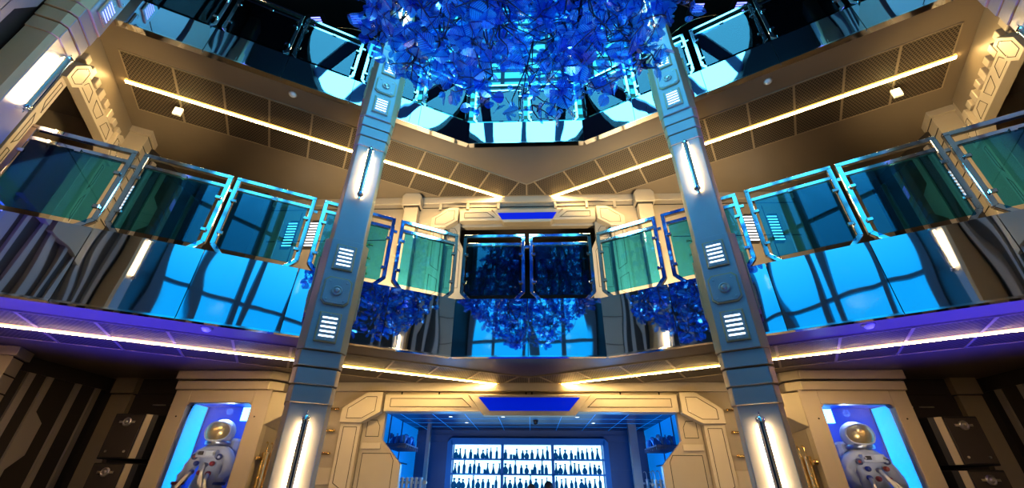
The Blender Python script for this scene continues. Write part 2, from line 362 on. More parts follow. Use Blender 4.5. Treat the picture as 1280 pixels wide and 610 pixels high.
# left / right gallery ends: stripes, pilasters
ZIG = lambda y0, z0, w, sc: [(y0, z0 - 9), (y0 + w, z0 - 9), (y0 + w, z0 - .45 * sc), (y0 + w + .16, z0 - .18 * sc), (y0 + w + .16, z0 + .42 * sc), (y0 + w, z0 + .62 * sc), (y0 + w, z0 + 9), (y0, z0 + 9)]
def clip_z(poly, lo, hi): return [(a, max(lo, min(hi, b))) for a, b in poly]
for s in (-1, 1):
    nm = SIDE[s]
    for k, (z0, z1) in enumerate(((FLOOR, Z1), (F1, Z2), (F2, Z3))):
        g = G(); X = s * 7.25
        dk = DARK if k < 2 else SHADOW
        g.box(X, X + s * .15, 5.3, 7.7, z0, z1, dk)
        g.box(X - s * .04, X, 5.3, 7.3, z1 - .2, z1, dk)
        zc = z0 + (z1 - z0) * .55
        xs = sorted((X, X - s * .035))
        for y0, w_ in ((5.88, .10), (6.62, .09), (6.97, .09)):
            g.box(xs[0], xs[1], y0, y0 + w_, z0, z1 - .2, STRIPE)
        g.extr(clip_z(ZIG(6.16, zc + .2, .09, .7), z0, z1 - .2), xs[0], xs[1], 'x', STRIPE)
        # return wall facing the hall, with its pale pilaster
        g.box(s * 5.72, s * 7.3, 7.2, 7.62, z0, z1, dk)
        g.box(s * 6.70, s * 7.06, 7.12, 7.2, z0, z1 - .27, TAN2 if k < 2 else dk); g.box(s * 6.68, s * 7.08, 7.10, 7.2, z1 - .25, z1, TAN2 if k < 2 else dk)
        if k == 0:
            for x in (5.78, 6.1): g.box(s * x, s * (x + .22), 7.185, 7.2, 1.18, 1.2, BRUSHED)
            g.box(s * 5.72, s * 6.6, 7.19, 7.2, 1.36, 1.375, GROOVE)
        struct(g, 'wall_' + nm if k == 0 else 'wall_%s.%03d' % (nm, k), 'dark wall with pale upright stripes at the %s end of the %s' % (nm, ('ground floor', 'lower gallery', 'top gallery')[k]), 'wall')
    # end wall of the gallery (across it), stepped corner pilaster
    g = G()
    TE = 5.6
    def lx(t): return s * t
    for z0, z1 in ((FLOOR, Z1), (F1, Z2), (F2, Z3)):
        if z0 == F1:        # opening behind the portal frame
            g.box(lx(TE), lx(TE + .12), .0, .55, z0, z1, TAN2); g.box(lx(TE), lx(TE + .12), 1.95, 2.8, z0, z1, TAN2); g.box(lx(TE), lx(TE + .12), .55, 1.95, 4.9, z1, TAN2)
        else:
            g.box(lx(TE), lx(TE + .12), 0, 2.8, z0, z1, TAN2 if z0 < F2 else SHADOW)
        if z0 < F2:
            g.box(lx(5.30), lx(TE), 2.42, 2.74, z0, z1, TAN)
            for z in (.14, .36, .58, .80, 1.02, 1.24, 1.46, 1.68, 1.9, 2.12):
                if z1 - z > z0: g.box(lx(5.292), lx(5.30), 2.41, 2.75, z1 - z, z1 - z + .018, GROOVE)
            g.box(lx(5.26), lx(TE), 2.36, 2.78, z1 - .12, z1, TAN)
    struct(g, 'wall_%s.003' % nm, 'tan end wall of the %s gallery with grooved corner pilaster' % nm, 'wall', bevel=.006, loc=(s * 1.084, 5.8, 0), rz=rz(s))
    # room behind the portal
    g = G()
    g.box(lx(5.72), lx(7.4), .1, .2, F1, Z2 - .1, TAN2); g.box(lx(5.72), lx(7.4), 2.3, 2.4, F1, Z2 - .1, TAN2)
    g.box(lx(7.3), lx(7.4), .1, 2.4, F1, Z2 - .1, SOFFIT); g.box(lx(5.72), lx(7.4), .1, 2.4, Z2 - .2, Z2 - .1, SOFFIT)
    g.box(lx(7.2), lx(7.3), .2, 2.3, 3.9, 4.4, TAN); g.box(lx(5.72), lx(7.2), .2, .3, 3.9, 4.35, TAN)
    struct(g, 'wall_%s.004' % nm, 'brown passage behind the %s end doorway' % nm, 'wall', loc=(s * 1.084, 5.8, 0), rz=rz(s))
    # long side wall running back beside the camera, striped
    g = G()
    g.box(lx(5.6), lx(5.75), -5.7, .1, FLOOR, 12, DARK)
    yy = -5.6; k = 0
    while yy < -.75:
        x0, x1 = sorted((lx(5.56), lx(5.6)))
        w_ = (.13, .09, .24, .09, .15)[k % 5]
        for zc in (1.2, 5.0, 8.8):
            lo, hi = zc - 1.9, zc + 1.9
            if k % 3 == 1:
                g.extr([(yy, lo), (yy + w_, lo), (yy + w_, zc - .5), (yy + w_ + .17, zc - .2), (yy + w_ + .17, zc + .5), (yy + w_, zc + .8), (yy + w_, hi), (yy, hi)], x0, x1, 'x', STRIPE)
            else:
                g.box(x0, x1, yy, yy + w_, lo, hi, STRIPE)
        yy += w_ + (.20, .30, .17)[k % 3]; k += 1
    struct(g, 'wall_%s.005' % nm, 'long %s side wall of dark panels with pale stripes' % nm, 'wall', loc=(s * 1.084, 5.8, 0), rz=rz(s))
    # pale panels right beside the side column, as seen at the photo's top corner
    g = G()
    g.box(lx(5.50), lx(5.6), -1.9, -.95, 3.2, 9, STRIPE)
    g.box(lx(5.52), lx(5.6), -3.3, -2.1, 3.2, 9, TAN2)
    for z in (4.1, 5.0, 5.9, 6.8): g.box(lx(5.495), lx(5.50), -3.3, -.95, z, z + .015, GROOVE)
    struct(g, 'trim_%d' % (1 if s < 0 else 2), 'pale wall panels beside the %s side column' % nm, 'trim', loc=(s * 1.084, 5.8, 0), rz=rz(s))
    B = P(s, 5.6, -5.65)
    g = G(); W = Vector((s * 2.35, -4.1, 0)); a = Vector((B.x, B.y, 0)); n = Vector((W.y - a.y, a.x - W.x, 0)).normalized() * .12
    if n.x * s < 0: n = -n
    g.extr([(a.x, a.y), (W.x, W.y), (W.x + n.x, W.y + n.y), (a.x + n.x, a.y + n.y)], FLOOR, 12, 'z', DARK)
    struct(g, 'wall_%s.006' % nm, 'dark %s wall beside the tall window' % nm, 'wall')
# the tall window behind the camera
g = G(); g.box(-2.35, 2.35, -4.2, -4.1, FLOOR, 2.4, DARK); struct(g, 'wall_back', 'dark wall under the tall window', 'wall')
g = G(); g.box(-2.35, 2.35, -4.2, -4.16, 2.4, 12, SKYW)
w = struct(g, 'window_1', 'tall window of evening blue sky behind the hall', 'window')
g = G()
for x in (-2.28, -1.3, -.2, .2, 1.3, 2.28): g.box(x - .09, x + .09, -4.16, -4.02, 2.4, 12, MULL)
for z in (2.45, 4.97, 7.6, 10.3): g.box(-2.33, 2.33, -4.15, -4.04, z - .05, z + .05, MULL)
g.build('window_frame', w)

# ------------------------------------------------------------------ ceiling panels and strips
def clip(poly, a, b, c):
    """keep a*x+b*y<=c"""
    out = []
    for i in range(len(poly)):
        p, q = poly[i], poly[(i + 1) % len(poly)]; dp = a * p[0] + b * p[1] - c; dq = a * q[0] + b * q[1] - c
        if dp <= 0: out.append(p)
        if dp * dq < 0:
            t = dp / (dp - dq); out.append((p[0] + (q[0] - p[0]) * t, p[1] + (q[1] - p[1]) * t))
    return out
def shrink(poly, d):
    c = (sum(p[0] for p in poly) / len(poly), sum(p[1] for p in poly) / len(poly)); n = len(poly)
    ar = sum(poly[i][0] * poly[(i + 1) % n][1] - poly[(i + 1) % n][0] * poly[i][1] for i in range(n)); sg = 1 if ar > 0 else -1
    res = poly
    for i in range(n):
        p, q = poly[i], poly[(i + 1) % n]; ex, ey = q[0] - p[0], q[1] - p[1]; L = math.hypot(ex, ey)
        if L < 1e-6: continue
        nx, ny = sg * ey / L, -sg * ex / L; res = clip(res, nx, ny, nx * p[0] + ny * p[1] - d)
    return res
for st, Z in ((1, Z1), (2, Z2)):
    for s in (-1, 1):
        tm = [5.38] + [5.38 - .675 * k for k in range(1, 12)]
        # frame bars between the panels: one trim piece
        k = 0
        for i in range(len(tm) - 1):
            pl = [P(s, tm[i], .55), P(s, tm[i + 1], .55), P(s, tm[i + 1], 1.83), P(s, tm[i], 1.83)]
            pl = [(p.x, p.y) for p in pl]
            pl = clip(pl, -s, 0, 0); pl = clip(pl, 0, 1, 7.43)
            if len(pl) < 3: continue
            ins = shrink(pl, .016)
            if len(ins) < 3: continue
            # local frame so that the holes run along the gallery
            Minv = Matrix.LocRotScale(Vector((s * 1.084, 5.8, Z)), Matrix.Rotation(rz(s), 3, 'Z').to_quaternion(), None).inverted()
            loc2 = [(Minv @ Vector((a, b, Z))) for a, b in ins]
            cx = sum(p.x for p in loc2) / len(loc2); cy = sum(p.y for p in loc2) / len(loc2)
            out = [(Minv @ Vector((a, b, Z))) for a, b in pl]
            t = thing('ceiling_panel', '%s perforated ceiling panel counted from the %s end of the %s gallery soffit' % (ORD[k], SIDE[s], STO[st]), 'ceiling panel',
                      Matrix.LocRotScale(Vector((s * 1.084, 5.8, Z)), Matrix.Rotation(rz(s), 3, 'Z').to_quaternion(), None) @ Vector((cx, cy, 0)), rz(s), 'perforated panels in the %s %s soffit' % (STO[st], SIDE[s]))
            gg = G(); gg.extr([(p.x - cx, p.y - cy) for p in loc2], -.012, 0, 'z', PERF); gg.build('perforated_sheet', t)
            gg = G(); n = len(out); o2 = [(p.x - cx, p.y - cy) for p in out]; i2 = [(p.x - cx, p.y - cy) for p in loc2]
            gg.ring(o2, .016, -.02, 0, 'z', PFRAME); gg.build('frame', t)
            k += 1
        # strip light
        L0 = 5.42; L1 = .415 and -(1.084 - .38) / CA  # ends where the two strips almost meet
        a = P(s, 5.42, 1.2, Z); b = Vector((s * .37, 0, Z)); tt = (b.x * s - 1.084 - 1.2 * SA) / CA; b = P(s, tt, 1.2, Z)
        ln = (a - b).length; mid = (a + b) / 2
        t = thing('strip_light', 'long warm LED strip light along the %s half of the %s gallery soffit' % (SIDE[s], STO[st]), 'strip light', (mid.x, mid.y, Z), rz(s))
        g = G(); g.box(-ln / 2, ln / 2, -.034, -.024, -.03, 0, BRONZE); g.box(-ln / 2, ln / 2, .024, .034, -.03, 0, BRONZE); g.box(-ln / 2, ln / 2, -.03, .03, -.018, -.014, BRONZE); g.box(-ln / 2, ln / 2, -.046, -.034, -.026, 0, WARMHALO); g.box(-ln / 2, ln / 2, .034, .046, -.026, 0, WARMHALO); g.build('housing', t)  # outer lips carry the painted halo
        g = G(); g.box(-ln / 2, ln / 2, -.024, .024, -.034, -.018, WARM); g.build('diffuser', t)
    for s in (-1, 1):
        p = P(s, 2.57 if st == 1 else 2.95, .28, Z)
        p = Vector((s * 3.85, 4.57, Z)) if st == 2 else Vector((s * 3.76, 4.59, Z))
        g = G(); g.lathe([(.055, 0), (.055, -.012), (.045, -.03), (.03, -.045), (.02, -.047)], WHITE, 16)
        t = thing('smoke_detector', 'round white smoke detector under the %s end of the %s gallery soffit' % (SIDE[s], STO[st]), 'smoke detector', p)
        g.build('body', t); g = G(); g.lathe([(.068, 0), (.068, -.008)], BRUSHED, 16); g.build('base_ring', t)
for s in (-1, 1):
    p = P(s, 4.7, 1.40, Z2)
    t = thing('emergency_light', 'small white box light hanging from the %s upper soffit panels' % SIDE[s], 'emergency light', p, rz(s))
    g = G(); g.tube([(0, 0, 0), (0, 0, -.08)], .008, BRUSHED, 6); g.build('stem', t)
    g = G(); g.box(-.06, .06, -.02, .02, -.24, -.08, WHITE); g.build('housing', t, bevel=.006)
    g = G(); g.box(-.05, .05, -.026, -.02, -.22, -.10, mat('emergency_glow', (.9, 1, .8), 0, .4, emis=(.75, 1, .6), es=2.2)); g.build('lens', t)

# ------------------------------------------------------------------ mirrored fronts
def mirror_panel(loc, r, w, h, label, grp):
    t = thing('mirror_panel', label, 'mirror panel', loc, r, grp)
    g = G(); g.box(-w / 2 + .004, w / 2 - .004, -.012, .012, 0, h, MIRROR); g.build('mirror_glass', t)
    g = G(); g.box(-w / 2 + .004, w / 2 - .004, -.02, .03, -.022, 0, CHROME); g.build('bottom_edge', t)
    return t
JT = [0, .97, 2.16, 3.2, 4.25, 5.3]
for st, z0, z1 in ((1, Z1, F1), (2, Z2, F2)):
    for s in (-1, 1):
        mirror_panel((s * .542, 5.8, z0), 0, 1.084, z1 - z0, '%s dark mirror panel of the flat centre front on the %s gallery' % (SIDE[s], STO[st]), 'mirror panels of the %s gallery front' % STO[st])
        for k in range(5):
            a, b = JT[k], JT[k + 1]
            mirror_panel(P(s, (a + b) / 2, 0, z0), rz(s), b - a, z1 - z0, '%s mirror panel from the centre corner on the %s wing of the %s gallery front' % (ORD[k], SIDE[s], STO[st]), 'mirror panels of the %s gallery front' % STO[st])
# slim bronze underside strip behind the mirror edge
for i, z0 in enumerate((Z1, Z2)):
    g = G()
    for s in (-1, 1):
        a, b = P(s, 0, .03), P(s, 5.3, .03); c, d = P(s, 5.3, .10), P(s, 0, .10)
        g.extr([(a.x, a.y), (b.x, b.y), (c.x, c.y), (d.x, d.y)], z0 - .012, z0, 'z', CHROME)
    g.box(-1.08, 1.08, 5.83, 5.9, z0 - .012, z0, CHROME)
    struct(g, 'trim_%d' % (4 + i), 'polished strip under the %s gallery edge' % STO[i + 1], 'trim')

# ------------------------------------------------------------------ railings
def railing(loc, r, w, label, grp, link):
    t = thing('railing_panel', label, 'railing', loc, r, grp)
    h = 1.13; W = w / 2 - .02; c = .12
    g = G(); q = .058
    g.bar((-W, 0, c), (-W, 0, h), q, q, CHROME); g.bar((W, 0, c), (W, 0, h), q, q, CHROME)
    g.bar((-W - q / 2, 0, h), (W + q / 2, 0, h), q, q, CHROME)
    g.bar((-W, 0, c + .01), (-W + c, 0, 0), q, q, CHROME); g.bar((W, 0, c + .01), (W - c, 0, 0), q, q, CHROME)
    g.build('frame', t, bevel=.005)
    g = G(); g.bar((-W, 0, h - .155), (W, 0, h - .155), q * .9, q * .9, CHROME); g.build('middle_rail', t, bevel=.005)
    g = G(); e = .055
    g.box(-W + e, W - e, -.045, -.033, .07, h - .20, TEAL)
    g.build('glass_pane', t)
    for x, z in ((0, h - .19), (-W + e - .015, h - .36), (W - e + .015, h - .36), (-W + e - .015, .28), (W - e + .015, .28)):
        g = G(); g.box(x - .03, x + .03, -.06, -.02, z - .022, z + .022, CHROME)
        if x: g.box(min(x, math.copysign(W, x)), max(x, math.copysign(W, x)), -.04, 0, z - .012, z + .012, CHROME)
        else: g.box(-.012, .012, -.04, 0, z, z + .035, CHROME)
        g.build('glass_clamp', t, bevel=.004)
    if link:
        g = G(); g.box(W + .01, W + link + .03, -.015, .015, h - .22, h - .18, CHROME); g.build('link_clip', t)
    return t
RT = [(.03, .96), (1.06, 2.08), (2.2, 3.19), (3.25, 4.21), (4.29, 5.27)]
for st, z in ((1, F1), (2, F2)):
    for s in (-1, 1):
        railing((s * .535, 5.86, z), 0, .98, 'chrome framed glass railing panel just %s of centre on the %s gallery' % (SIDE[s], STO[st]), 'glass railing panels of the %s gallery' % STO[st], .06 if s < 0 else 0)
        for k, (a, b) in enumerate(RT):
            railing(P(s, (a + b) / 2, .06, z), rz(s), b - a, '%s glass railing panel outward from the centre corner, %s wing, %s gallery' % (ORD[k], SIDE[s], STO[st]), 'glass railing panels of the %s gallery' % STO[st],
                    .05 if (s > 0 and k < 4) or (s < 0 and k > 0) else 0)

# ------------------------------------------------------------------ columns
def oct_prof(hw, ho, yf, yo, yb):
    return [(-ho, yb), (-ho, yo), (-hw, yf), (hw, yf), (ho, yo), (ho, yb)]
def column(loc, r, label, slotmat, top=11.98):
    t = thing('lit_column', label, 'column', loc, r)
    g = G(); F = -.30
    # shaft: face plate grey, flanks bronze
    def seg(g, z0, z1, hw, ho, yf, yo, yb=-.03):
        g.extr(oct_prof(hw, ho, yf, yo, yb), z0, z1, 'z', BRONZE)
        g.box(-hw + .004, hw - .004, yf - .006, yf + .01, z0 + .002, z1 - .002, GREY)
    seg(g, FLOOR - loc[2], 1.19, .195, .235, F, F + .05)
    seg(g, 2.83, 4.70 - .02, .195, .235, F, F + .05)
    seg(g, 6.62, 8.5, .195, .235, F, F + .05)
    seg(g, 10.4, top, .195, .235, F, F + .05)
    g.build('shaft', t, bevel=.006)
    # stepped bands under each housing
    for zb, zt in ((.79, 1.37), (4.52, 5.12), (8.3, 8.9)):
        for k in range(3):
            z0 = zb + (zt - zb) * k / 3; z1 = zb + (zt - zb) * (k + 1) / 3; e = .006 + .009 * k
            g = G(); seg(g, z0 + .014, z1, .195 + e, .24 + e, F - .01 - e, F + .04, -.025)
            g.build('band', t, bevel=.006)
    for zb, zt in ((1.37, 2.84), (5.12, 6.62), (8.9, 10.4)):
        g = G(); g.extr(oct_prof(.20, .275, -.36, -.28, -.02), zb, zt, 'z', BRONZE)
        g.box(-.196, .196, -.367, -.35, zb + .004, zt - .004, GREY)
        for sx in (-1, 1):   # side plates
            g.box(sx * .275, sx * .30, -.24, -.08, zb + .45, zt - .25, BRONZE)
            g.box(sx * .30, sx * .312, -.19, -.13, zb + .62, zb + .78, BRUSHED)
        hs = g.build('housing', t, bevel=.008)
        zc = (zb + zt) / 2
        for zv in (zc - .46, zc + .47):
            g = G(); g.box(-.125, .125, -.385, -.366, zv - .18, zv + .18, BRONZE); g.box(-.108, .108, -.39, -.38, zv - .165, zv + .165, GREY)
            for zz in (-.15, .15): g.lathe([(.012, 0), (.012, .008)], BRUSHED, 8, (0, -.39, zv + zz), 'y')
            v = g.build('vent_plate', t, bevel=.004)
            for k in range(5):
                g = G(); zz = zv - .11 + k * .055; h_ = .0105
                pl = [(-.085, zz - h_), (.085, zz - h_), (.085, zz + h_), (-.085, zz + h_)]
                g.extr(pl, -.396, -.388, 'y', slotmat); g.build('light_slot', v, bevel=.004)
        c = .05
        g = G(); w_, h_ = .165, .185; zo = zc
        pl = [(-w_ + c, zo - h_), (w_ - c, zo - h_), (w_, zo - h_ + c), (w_, zo + h_ - c), (w_ - c, zo + h_), (-w_ + c, zo + h_), (-w_, zo + h_ - c), (-w_, zo - h_ + c)]
        g.extr(pl, -.385, -.366, 'y', BRONZE)
        g.extr([(x * .9, zo + (z - zo) * .9) for x, z in pl], -.393, -.38, 'y', GREY)
        for x in (-.1, .1):
            for z in (-.12, .12): g.lathe([(.011, 0), (.011, .01)], BRUSHED, 8, (x, -.392, zo + z), 'y')
        v = g.build('emblem_plate', t, bevel=.004)
        g = G(); g.lathe([(.062, 0), (.062, .014), (.05, .022), (.05, .012), (.03, .012), (.03, .03), (.018, .036)], BRUSHED, 20, (0, -.393, zo), 'y'); g.build('round_boss', v)
    # lamps
    for z0, z1 in ((-.18, .66), (3.58, 4.45), (7.4, 8.2)):
        g = G(); g.tube([(0, F - .085, z0), (0, F - .085, z1)], .036, BRUSHED, 14)
        g.box(-.006, .006, F - .124, F - .118, z0 + .04, z1 - .04, mat('lamp_tube_blue', (.05, .2, .4), .8, .2) if 'lamp_tube_blue' not in MATS else MATS['lamp_tube_blue'])
        lm = g.build('wall_lamp', t)
        g = G()
        for sx in (-1, 1): g.box(sx * .022, sx * .040, F - .062, F - .052, z0 + .05, z1 - .05, LAMPW)
        g.build('light_source', lm)
        for z, d in ((z0, -1), (z1, 1)):
            g = G(); g.lathe([(.046, -.035), (.046, .0), (.036, .012)] if d > 0 else [(.036, -.012), (.046, 0), (.046, .035)], CHROME, 14, (0, F - .085, z))
            g.box(-.016, .016, F - .075, F - .006, z - .02, z + .02, CHROME)
            g.tube([(0, F - .085, z), (0, F - .085, z + d * .06)], .007, CHROME, 6)
            g.build('bracket', lm)
    return t
for s in (-1, 1):
    p = P(s, 1.66, 0)
    column((p.x, p.y, 0), rz(s), 'tall grey and bronze lit column before the %s wing of the gallery front' % SIDE[s], SLOT)
    p = P(s, 5.60, -.30)
    column((p.x, p.y, 0), rz(s) - s * math.pi / 2, 'bronze side column with lit lamp at the far %s end of the gallery front' % SIDE[s], SLOTB)
    p = P(s, 5.60, -4.55)
    column((p.x, p.y, 0), rz(s) - s * math.pi / 2, 'lit column on the %s side wall seen mirrored in the gallery front' % SIDE[s], SLOTB)

# ------------------------------------------------------------------ portals
def inset(g, poly, d, axis='y', w=.009, off=.004):
    g.ring(poly, w, d - off, d + .002, axis, GROOVE)
def portal(name_label, loc, r, W0, W1, zt, H, zf, cat='doorway frame', screen=True):
    """W0 half width of the opening in the frame, W1 outer half width, zt underside of the lintel, H its height, zf foot height"""
    t = thing('portal_frame', name_label, cat, loc, r)
    cw = W1 - W0                                  # corner block width
    hx = W0 - .12
    if screen:
        bw = 1.03 if W0 > 2 else .76
        for sx in (-1, 1):
            g = G()
            pl = [(sx * (bw + .02), zt + H), (sx * (W0 + .02), zt + H), (sx * (W0 + .02), zt), (sx * (bw - .24), zt)]
            g.extr(pl, -.14, 0, 'y', TAN)
            ins = [(sx * (bw + .09), zt + H - .06), (sx * (W0 - .08), zt + H - .06), (sx * (W0 - .08), zt + .07), (sx * (bw - .07), zt + .07)]
            inset(g, ins, -.14); inset(g, [(x, z) for x, z in ins], -.146, w=.006)
            g.build('lintel', t, bevel=.008)
        g = G()
        pl = [(-bw, zt + H), (bw, zt + H), (bw - .27, zt - .06), (-bw + .27, zt - .06)]
        g.extr(pl, -.16, 0, 'y', TAN)
        c = g.build('centre_block', t, bevel=.008)
        g = G(); a = bw * .82; b = a - (.19 if W0 > 2 else .09); g.extr([(-a, zt + H - (.05 if W0 > 2 else .10)), (a, zt + H - (.05 if W0 > 2 else .10)), (b, zt + .01), (-b, zt + .01)], -.17, -.155, 'y', BLUEP)
        g.build('blue_screen', c)
    else:
        g = G(); g.box(-W0 - .02, W0 + .02, -.14, 0, zt, zt + H, TAN)
        n = 3; L = 2 * W0 / n
        for i in range(n):
            a = -W0 + i * L + .04; b = a + L - .08; q = .08 if i % 2 else -.08
            inset(g, [(a + max(q, 0), zt + .05), (b - max(q, 0), zt + .05), (b + min(q, 0), zt + H - .05), (a - min(q, 0), zt + H - .05)], -.14)
        g.build('lintel', t, bevel=.008)
    for sx in (-1, 1):
        g = G(); q = cw / .7
        pl = [(W0 + .05 * q, zt - .02), (W0 + .05 * q, zt + H + .03), (W0 + .30 * q, zt + H + .03), (W1, zt + .04), (W1, zt - .18), (W0 + .34 * q, zt - .18)]
        pl = [(sx * x, z) for x, z in pl]
        g.extr(pl, -.20, 0, 'y', TAN)
        cx = sum(p[0] for p in pl) / len(pl); cz = sum(p[1] for p in pl) / len(pl)
        inset(g, [(cx + (x - cx) * .72, cz + (z - cz) * .72) for x, z in pl], -.20)
        for k in (0, 2, 3): g.lathe([(.01, 0), (.01, .006)], BRUSHED, 8, (cx + (pl[k][0] - cx) * .6, -.20, cz + (pl[k][1] - cz) * .6), 'y')
        g.build('corner_block', t, bevel=.008)
        # jamb below the corner block
        g = G(); x0, x1 = W0 + .36 * q, W1 - .01
        jt = zt - .18
        g.box(sx * x0, sx * x1, -.15, 0, zf, jt, TAN)
        z = jt - .06; i = 0
        while z - .55 > zf:
            a, b = x0 + .05, x1 - .05
            hh = .95 if screen and i == 0 else .5
            hh = min(hh, z - zf - .03)
            if i % 2 == 0: pl = [(a, z), (b, z), (b, z - hh + .14), (b - .0, z - hh + .14), (a, z - hh)]
            else: pl = [(a, z - .12), (b, z), (b, z - hh), (a, z - hh + .1)]
            pl = [(sx * x, q) for x, q in dict.fromkeys(pl)]
            inset(g, pl, -.15); z -= hh + .06; i += 1
        g.build('jamb', t, bevel=.008)
        if screen:
            # stepped inner liner narrowing the opening lower down
            g = G(); wi = W0 - .0
            nar = .36 if W0 > 2 else .16
            zn = zt - .42; pl = [(W0 + cw * .5, zt), (wi, zt), (wi, zn), (wi - nar, zn - .36), (wi - nar, zf), (W0 + cw * .5, zf)]
            g.extr([(sx * x, z) for x, z in pl], -.05, .05, 'y', TAN2)
            for zz, hh in ((zt - .12, .26), (zt - .62, .9)):
                a, b = wi + .06, W0 + cw * .45 - .03
                if zt - .62 == zz: a = wi - nar + .12
                if b - a > .08: inset(g, [(sx * x, q) for x, q in ((a + .06, zz), (b, zz), (b, zz - hh), (a, zz - hh), (a, zz - .1))], -.05)
            g.box(sx * wi, sx * (W0 + cw * .45), -.08, -.05, zt - .56, zt - .47, TAN)
            g.build('liner', t, bevel=.006)
    return t
portal('tan angular doorway frame with blue screen around the bar opening', (0, 7.5, 0), 0, 2.42, 3.12, 1.13, .27, FLOOR)
portal('tan angular doorway frame with blue screen on the lower gallery back wall', (0, 7.5, 0), 0, 1.42, 2.02, 4.93, .27, F1 + .0)
for s in (-1, 1):
    p = P(s, 5.60, 1.15)
    t = portal('gold lit angular doorway frame closing the %s end of the lower gallery' % SIDE[s], (p.x, p.y, 0), rz(s) - s * math.pi / 2, .62, .98, 4.72, .26, F1, screen=False)
    # tooth blocks above the lintel
    g = G()
    for k in range(10):
        x = -.98 + k * .22
        g.box(x, x + .12, -.10, 0, 5.04 + (.05 if k % 2 else 0), 5.22, TAN)
        g.box(x + .12, x + .22, -.04, 0, 5.04, 5.22, TAN2)
    g.box(-1.1, 1.25, -.03, 0, 5.22, Z2, SOFFIT)
    g.build('tooth_blocks', t, bevel=.008)
# dark lobby behind the gallery doorway and dark interior
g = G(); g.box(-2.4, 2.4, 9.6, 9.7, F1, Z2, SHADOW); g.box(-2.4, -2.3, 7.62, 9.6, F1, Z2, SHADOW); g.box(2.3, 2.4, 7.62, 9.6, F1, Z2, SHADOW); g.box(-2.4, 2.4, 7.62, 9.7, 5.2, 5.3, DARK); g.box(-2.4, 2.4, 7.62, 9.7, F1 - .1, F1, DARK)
struct(g, 'wall_front.004', 'dark room behind the lower gallery doorway', 'wall')
# pilasters flanking the gallery doorway
for s in (-1, 1):
    g = G(); g.box(s * 2.36, s * 2.66, 7.34, 7.5, F1, 5.30, TAN)
    g.extr([(s * 2.30, 5.32), (s * 2.72, 5.32), (s * 2.72, 5.56), (s * 2.66, Z2), (s * 2.36, Z2), (s * 2.30, 5.56)], 7.28, 7.5, 'y', TAN)
    g.box(s * 2.34, s * 2.68, 7.32, 7.5, 5.29, 5.325, GROOVE)
    struct(g, 'trim_%d' % (6 if s < 0 else 7), 'tan pilaster %s of the gallery doorway' % SIDE[s], 'trim', bevel=.006)
# short grab bars
for st, zs in ((1, (.50, .84, 1.18)), (2, (3.75, 4.1, 4.42))):
    for s in (-1, 1):
        for k, z in enumerate(zs):
            t = thing('wall_bar', '%s short brass wall bar from the top, %s of the %s doorway' % (ORD[2 - k], SIDE[s], 'bar' if st == 1 else 'lower gallery'), 'wall bar', (s * 3.36, 7.5, z), 0, 'short wall bars %s of the %s doorway' % (SIDE[s], 'bar' if st == 1 else 'gallery'))
            g = G(); g.tube([(-.12, -.05, 0), (.12, -.05, 0)], .02, BRASS, 10); g.build('bar', t)
            g = G()
            for x in (-.1, .1): g.tube([(x, -.05, 0), (x, 0, 0)], .014, BRASS, 8)
            g.build('mount', t)
# slotted wall vents behind the lower gallery
for s in (-1, 1):
    for k, x in enumerate((4.63, 5.12)):
        t = thing('wall_vent', 'dark wall vent with pale slots behind the %s wing railing, %s' % (SIDE[s], ('nearer the centre', 'farther from the centre')[k]), 'wall vent', (s * x, 7.5, 4.72), 0)
        g = G(); g.extr([(-.13, -.36), (.06, -.36), (.13, -.26), (.13, .36), (-.06, .36), (-.13, .26)], -.02, 0, 'y', BOXGREY); g.build('plate', t, bevel=.004)
        g = G()
        for i in range(9): g.box(-.10, .10, -.028, -.018, -.29 + i * .07, -.262 + i * .07, SLOT)
        g.build('slots', t)

# ------------------------------------------------------------------ top gallery ceiling details
for s in (-1, 1):
    t = thing('reflection_ring', 'thin gold ring standing in for a reflected dish over the %s top gallery' % SIDE[s], 'reflection ring', (s * 4.45, 6.75, Z3))
    g = G(); g.tube([(1.0 * math.cos(a), .85 * math.sin(a), -.04) for a in [i * math.pi / 24 for i in range(49)]], .02, GOLDRING, 6, caps=False); g.build('ring', t)  # dish reflection built as a thin gold ring
    g = G(); g.lathe([(.93, 0), (.93, -.02)], BLACK, 32); g.build('disc', t)
    for k, x in enumerate((4.0, 4.95)):
        t = thing('ceiling_vent', 'blue slotted vent in the dark top ceiling, %s side, %s' % (SIDE[s], ('nearer the centre', 'farther out')[k]), 'vent', (s * x, 5.72 , Z3))
        g = G(); g.box(-.22, .22, -.17, .17, -.02, 0, BOXGREY); g.build('plate', t, bevel=.004)
        g = G()
        for i in range(4): g.box(-.11, .11, -.10 + i * .055, -.07 + i * .055, -.028, -.018, SLOTB)
        g.build('slots', t)

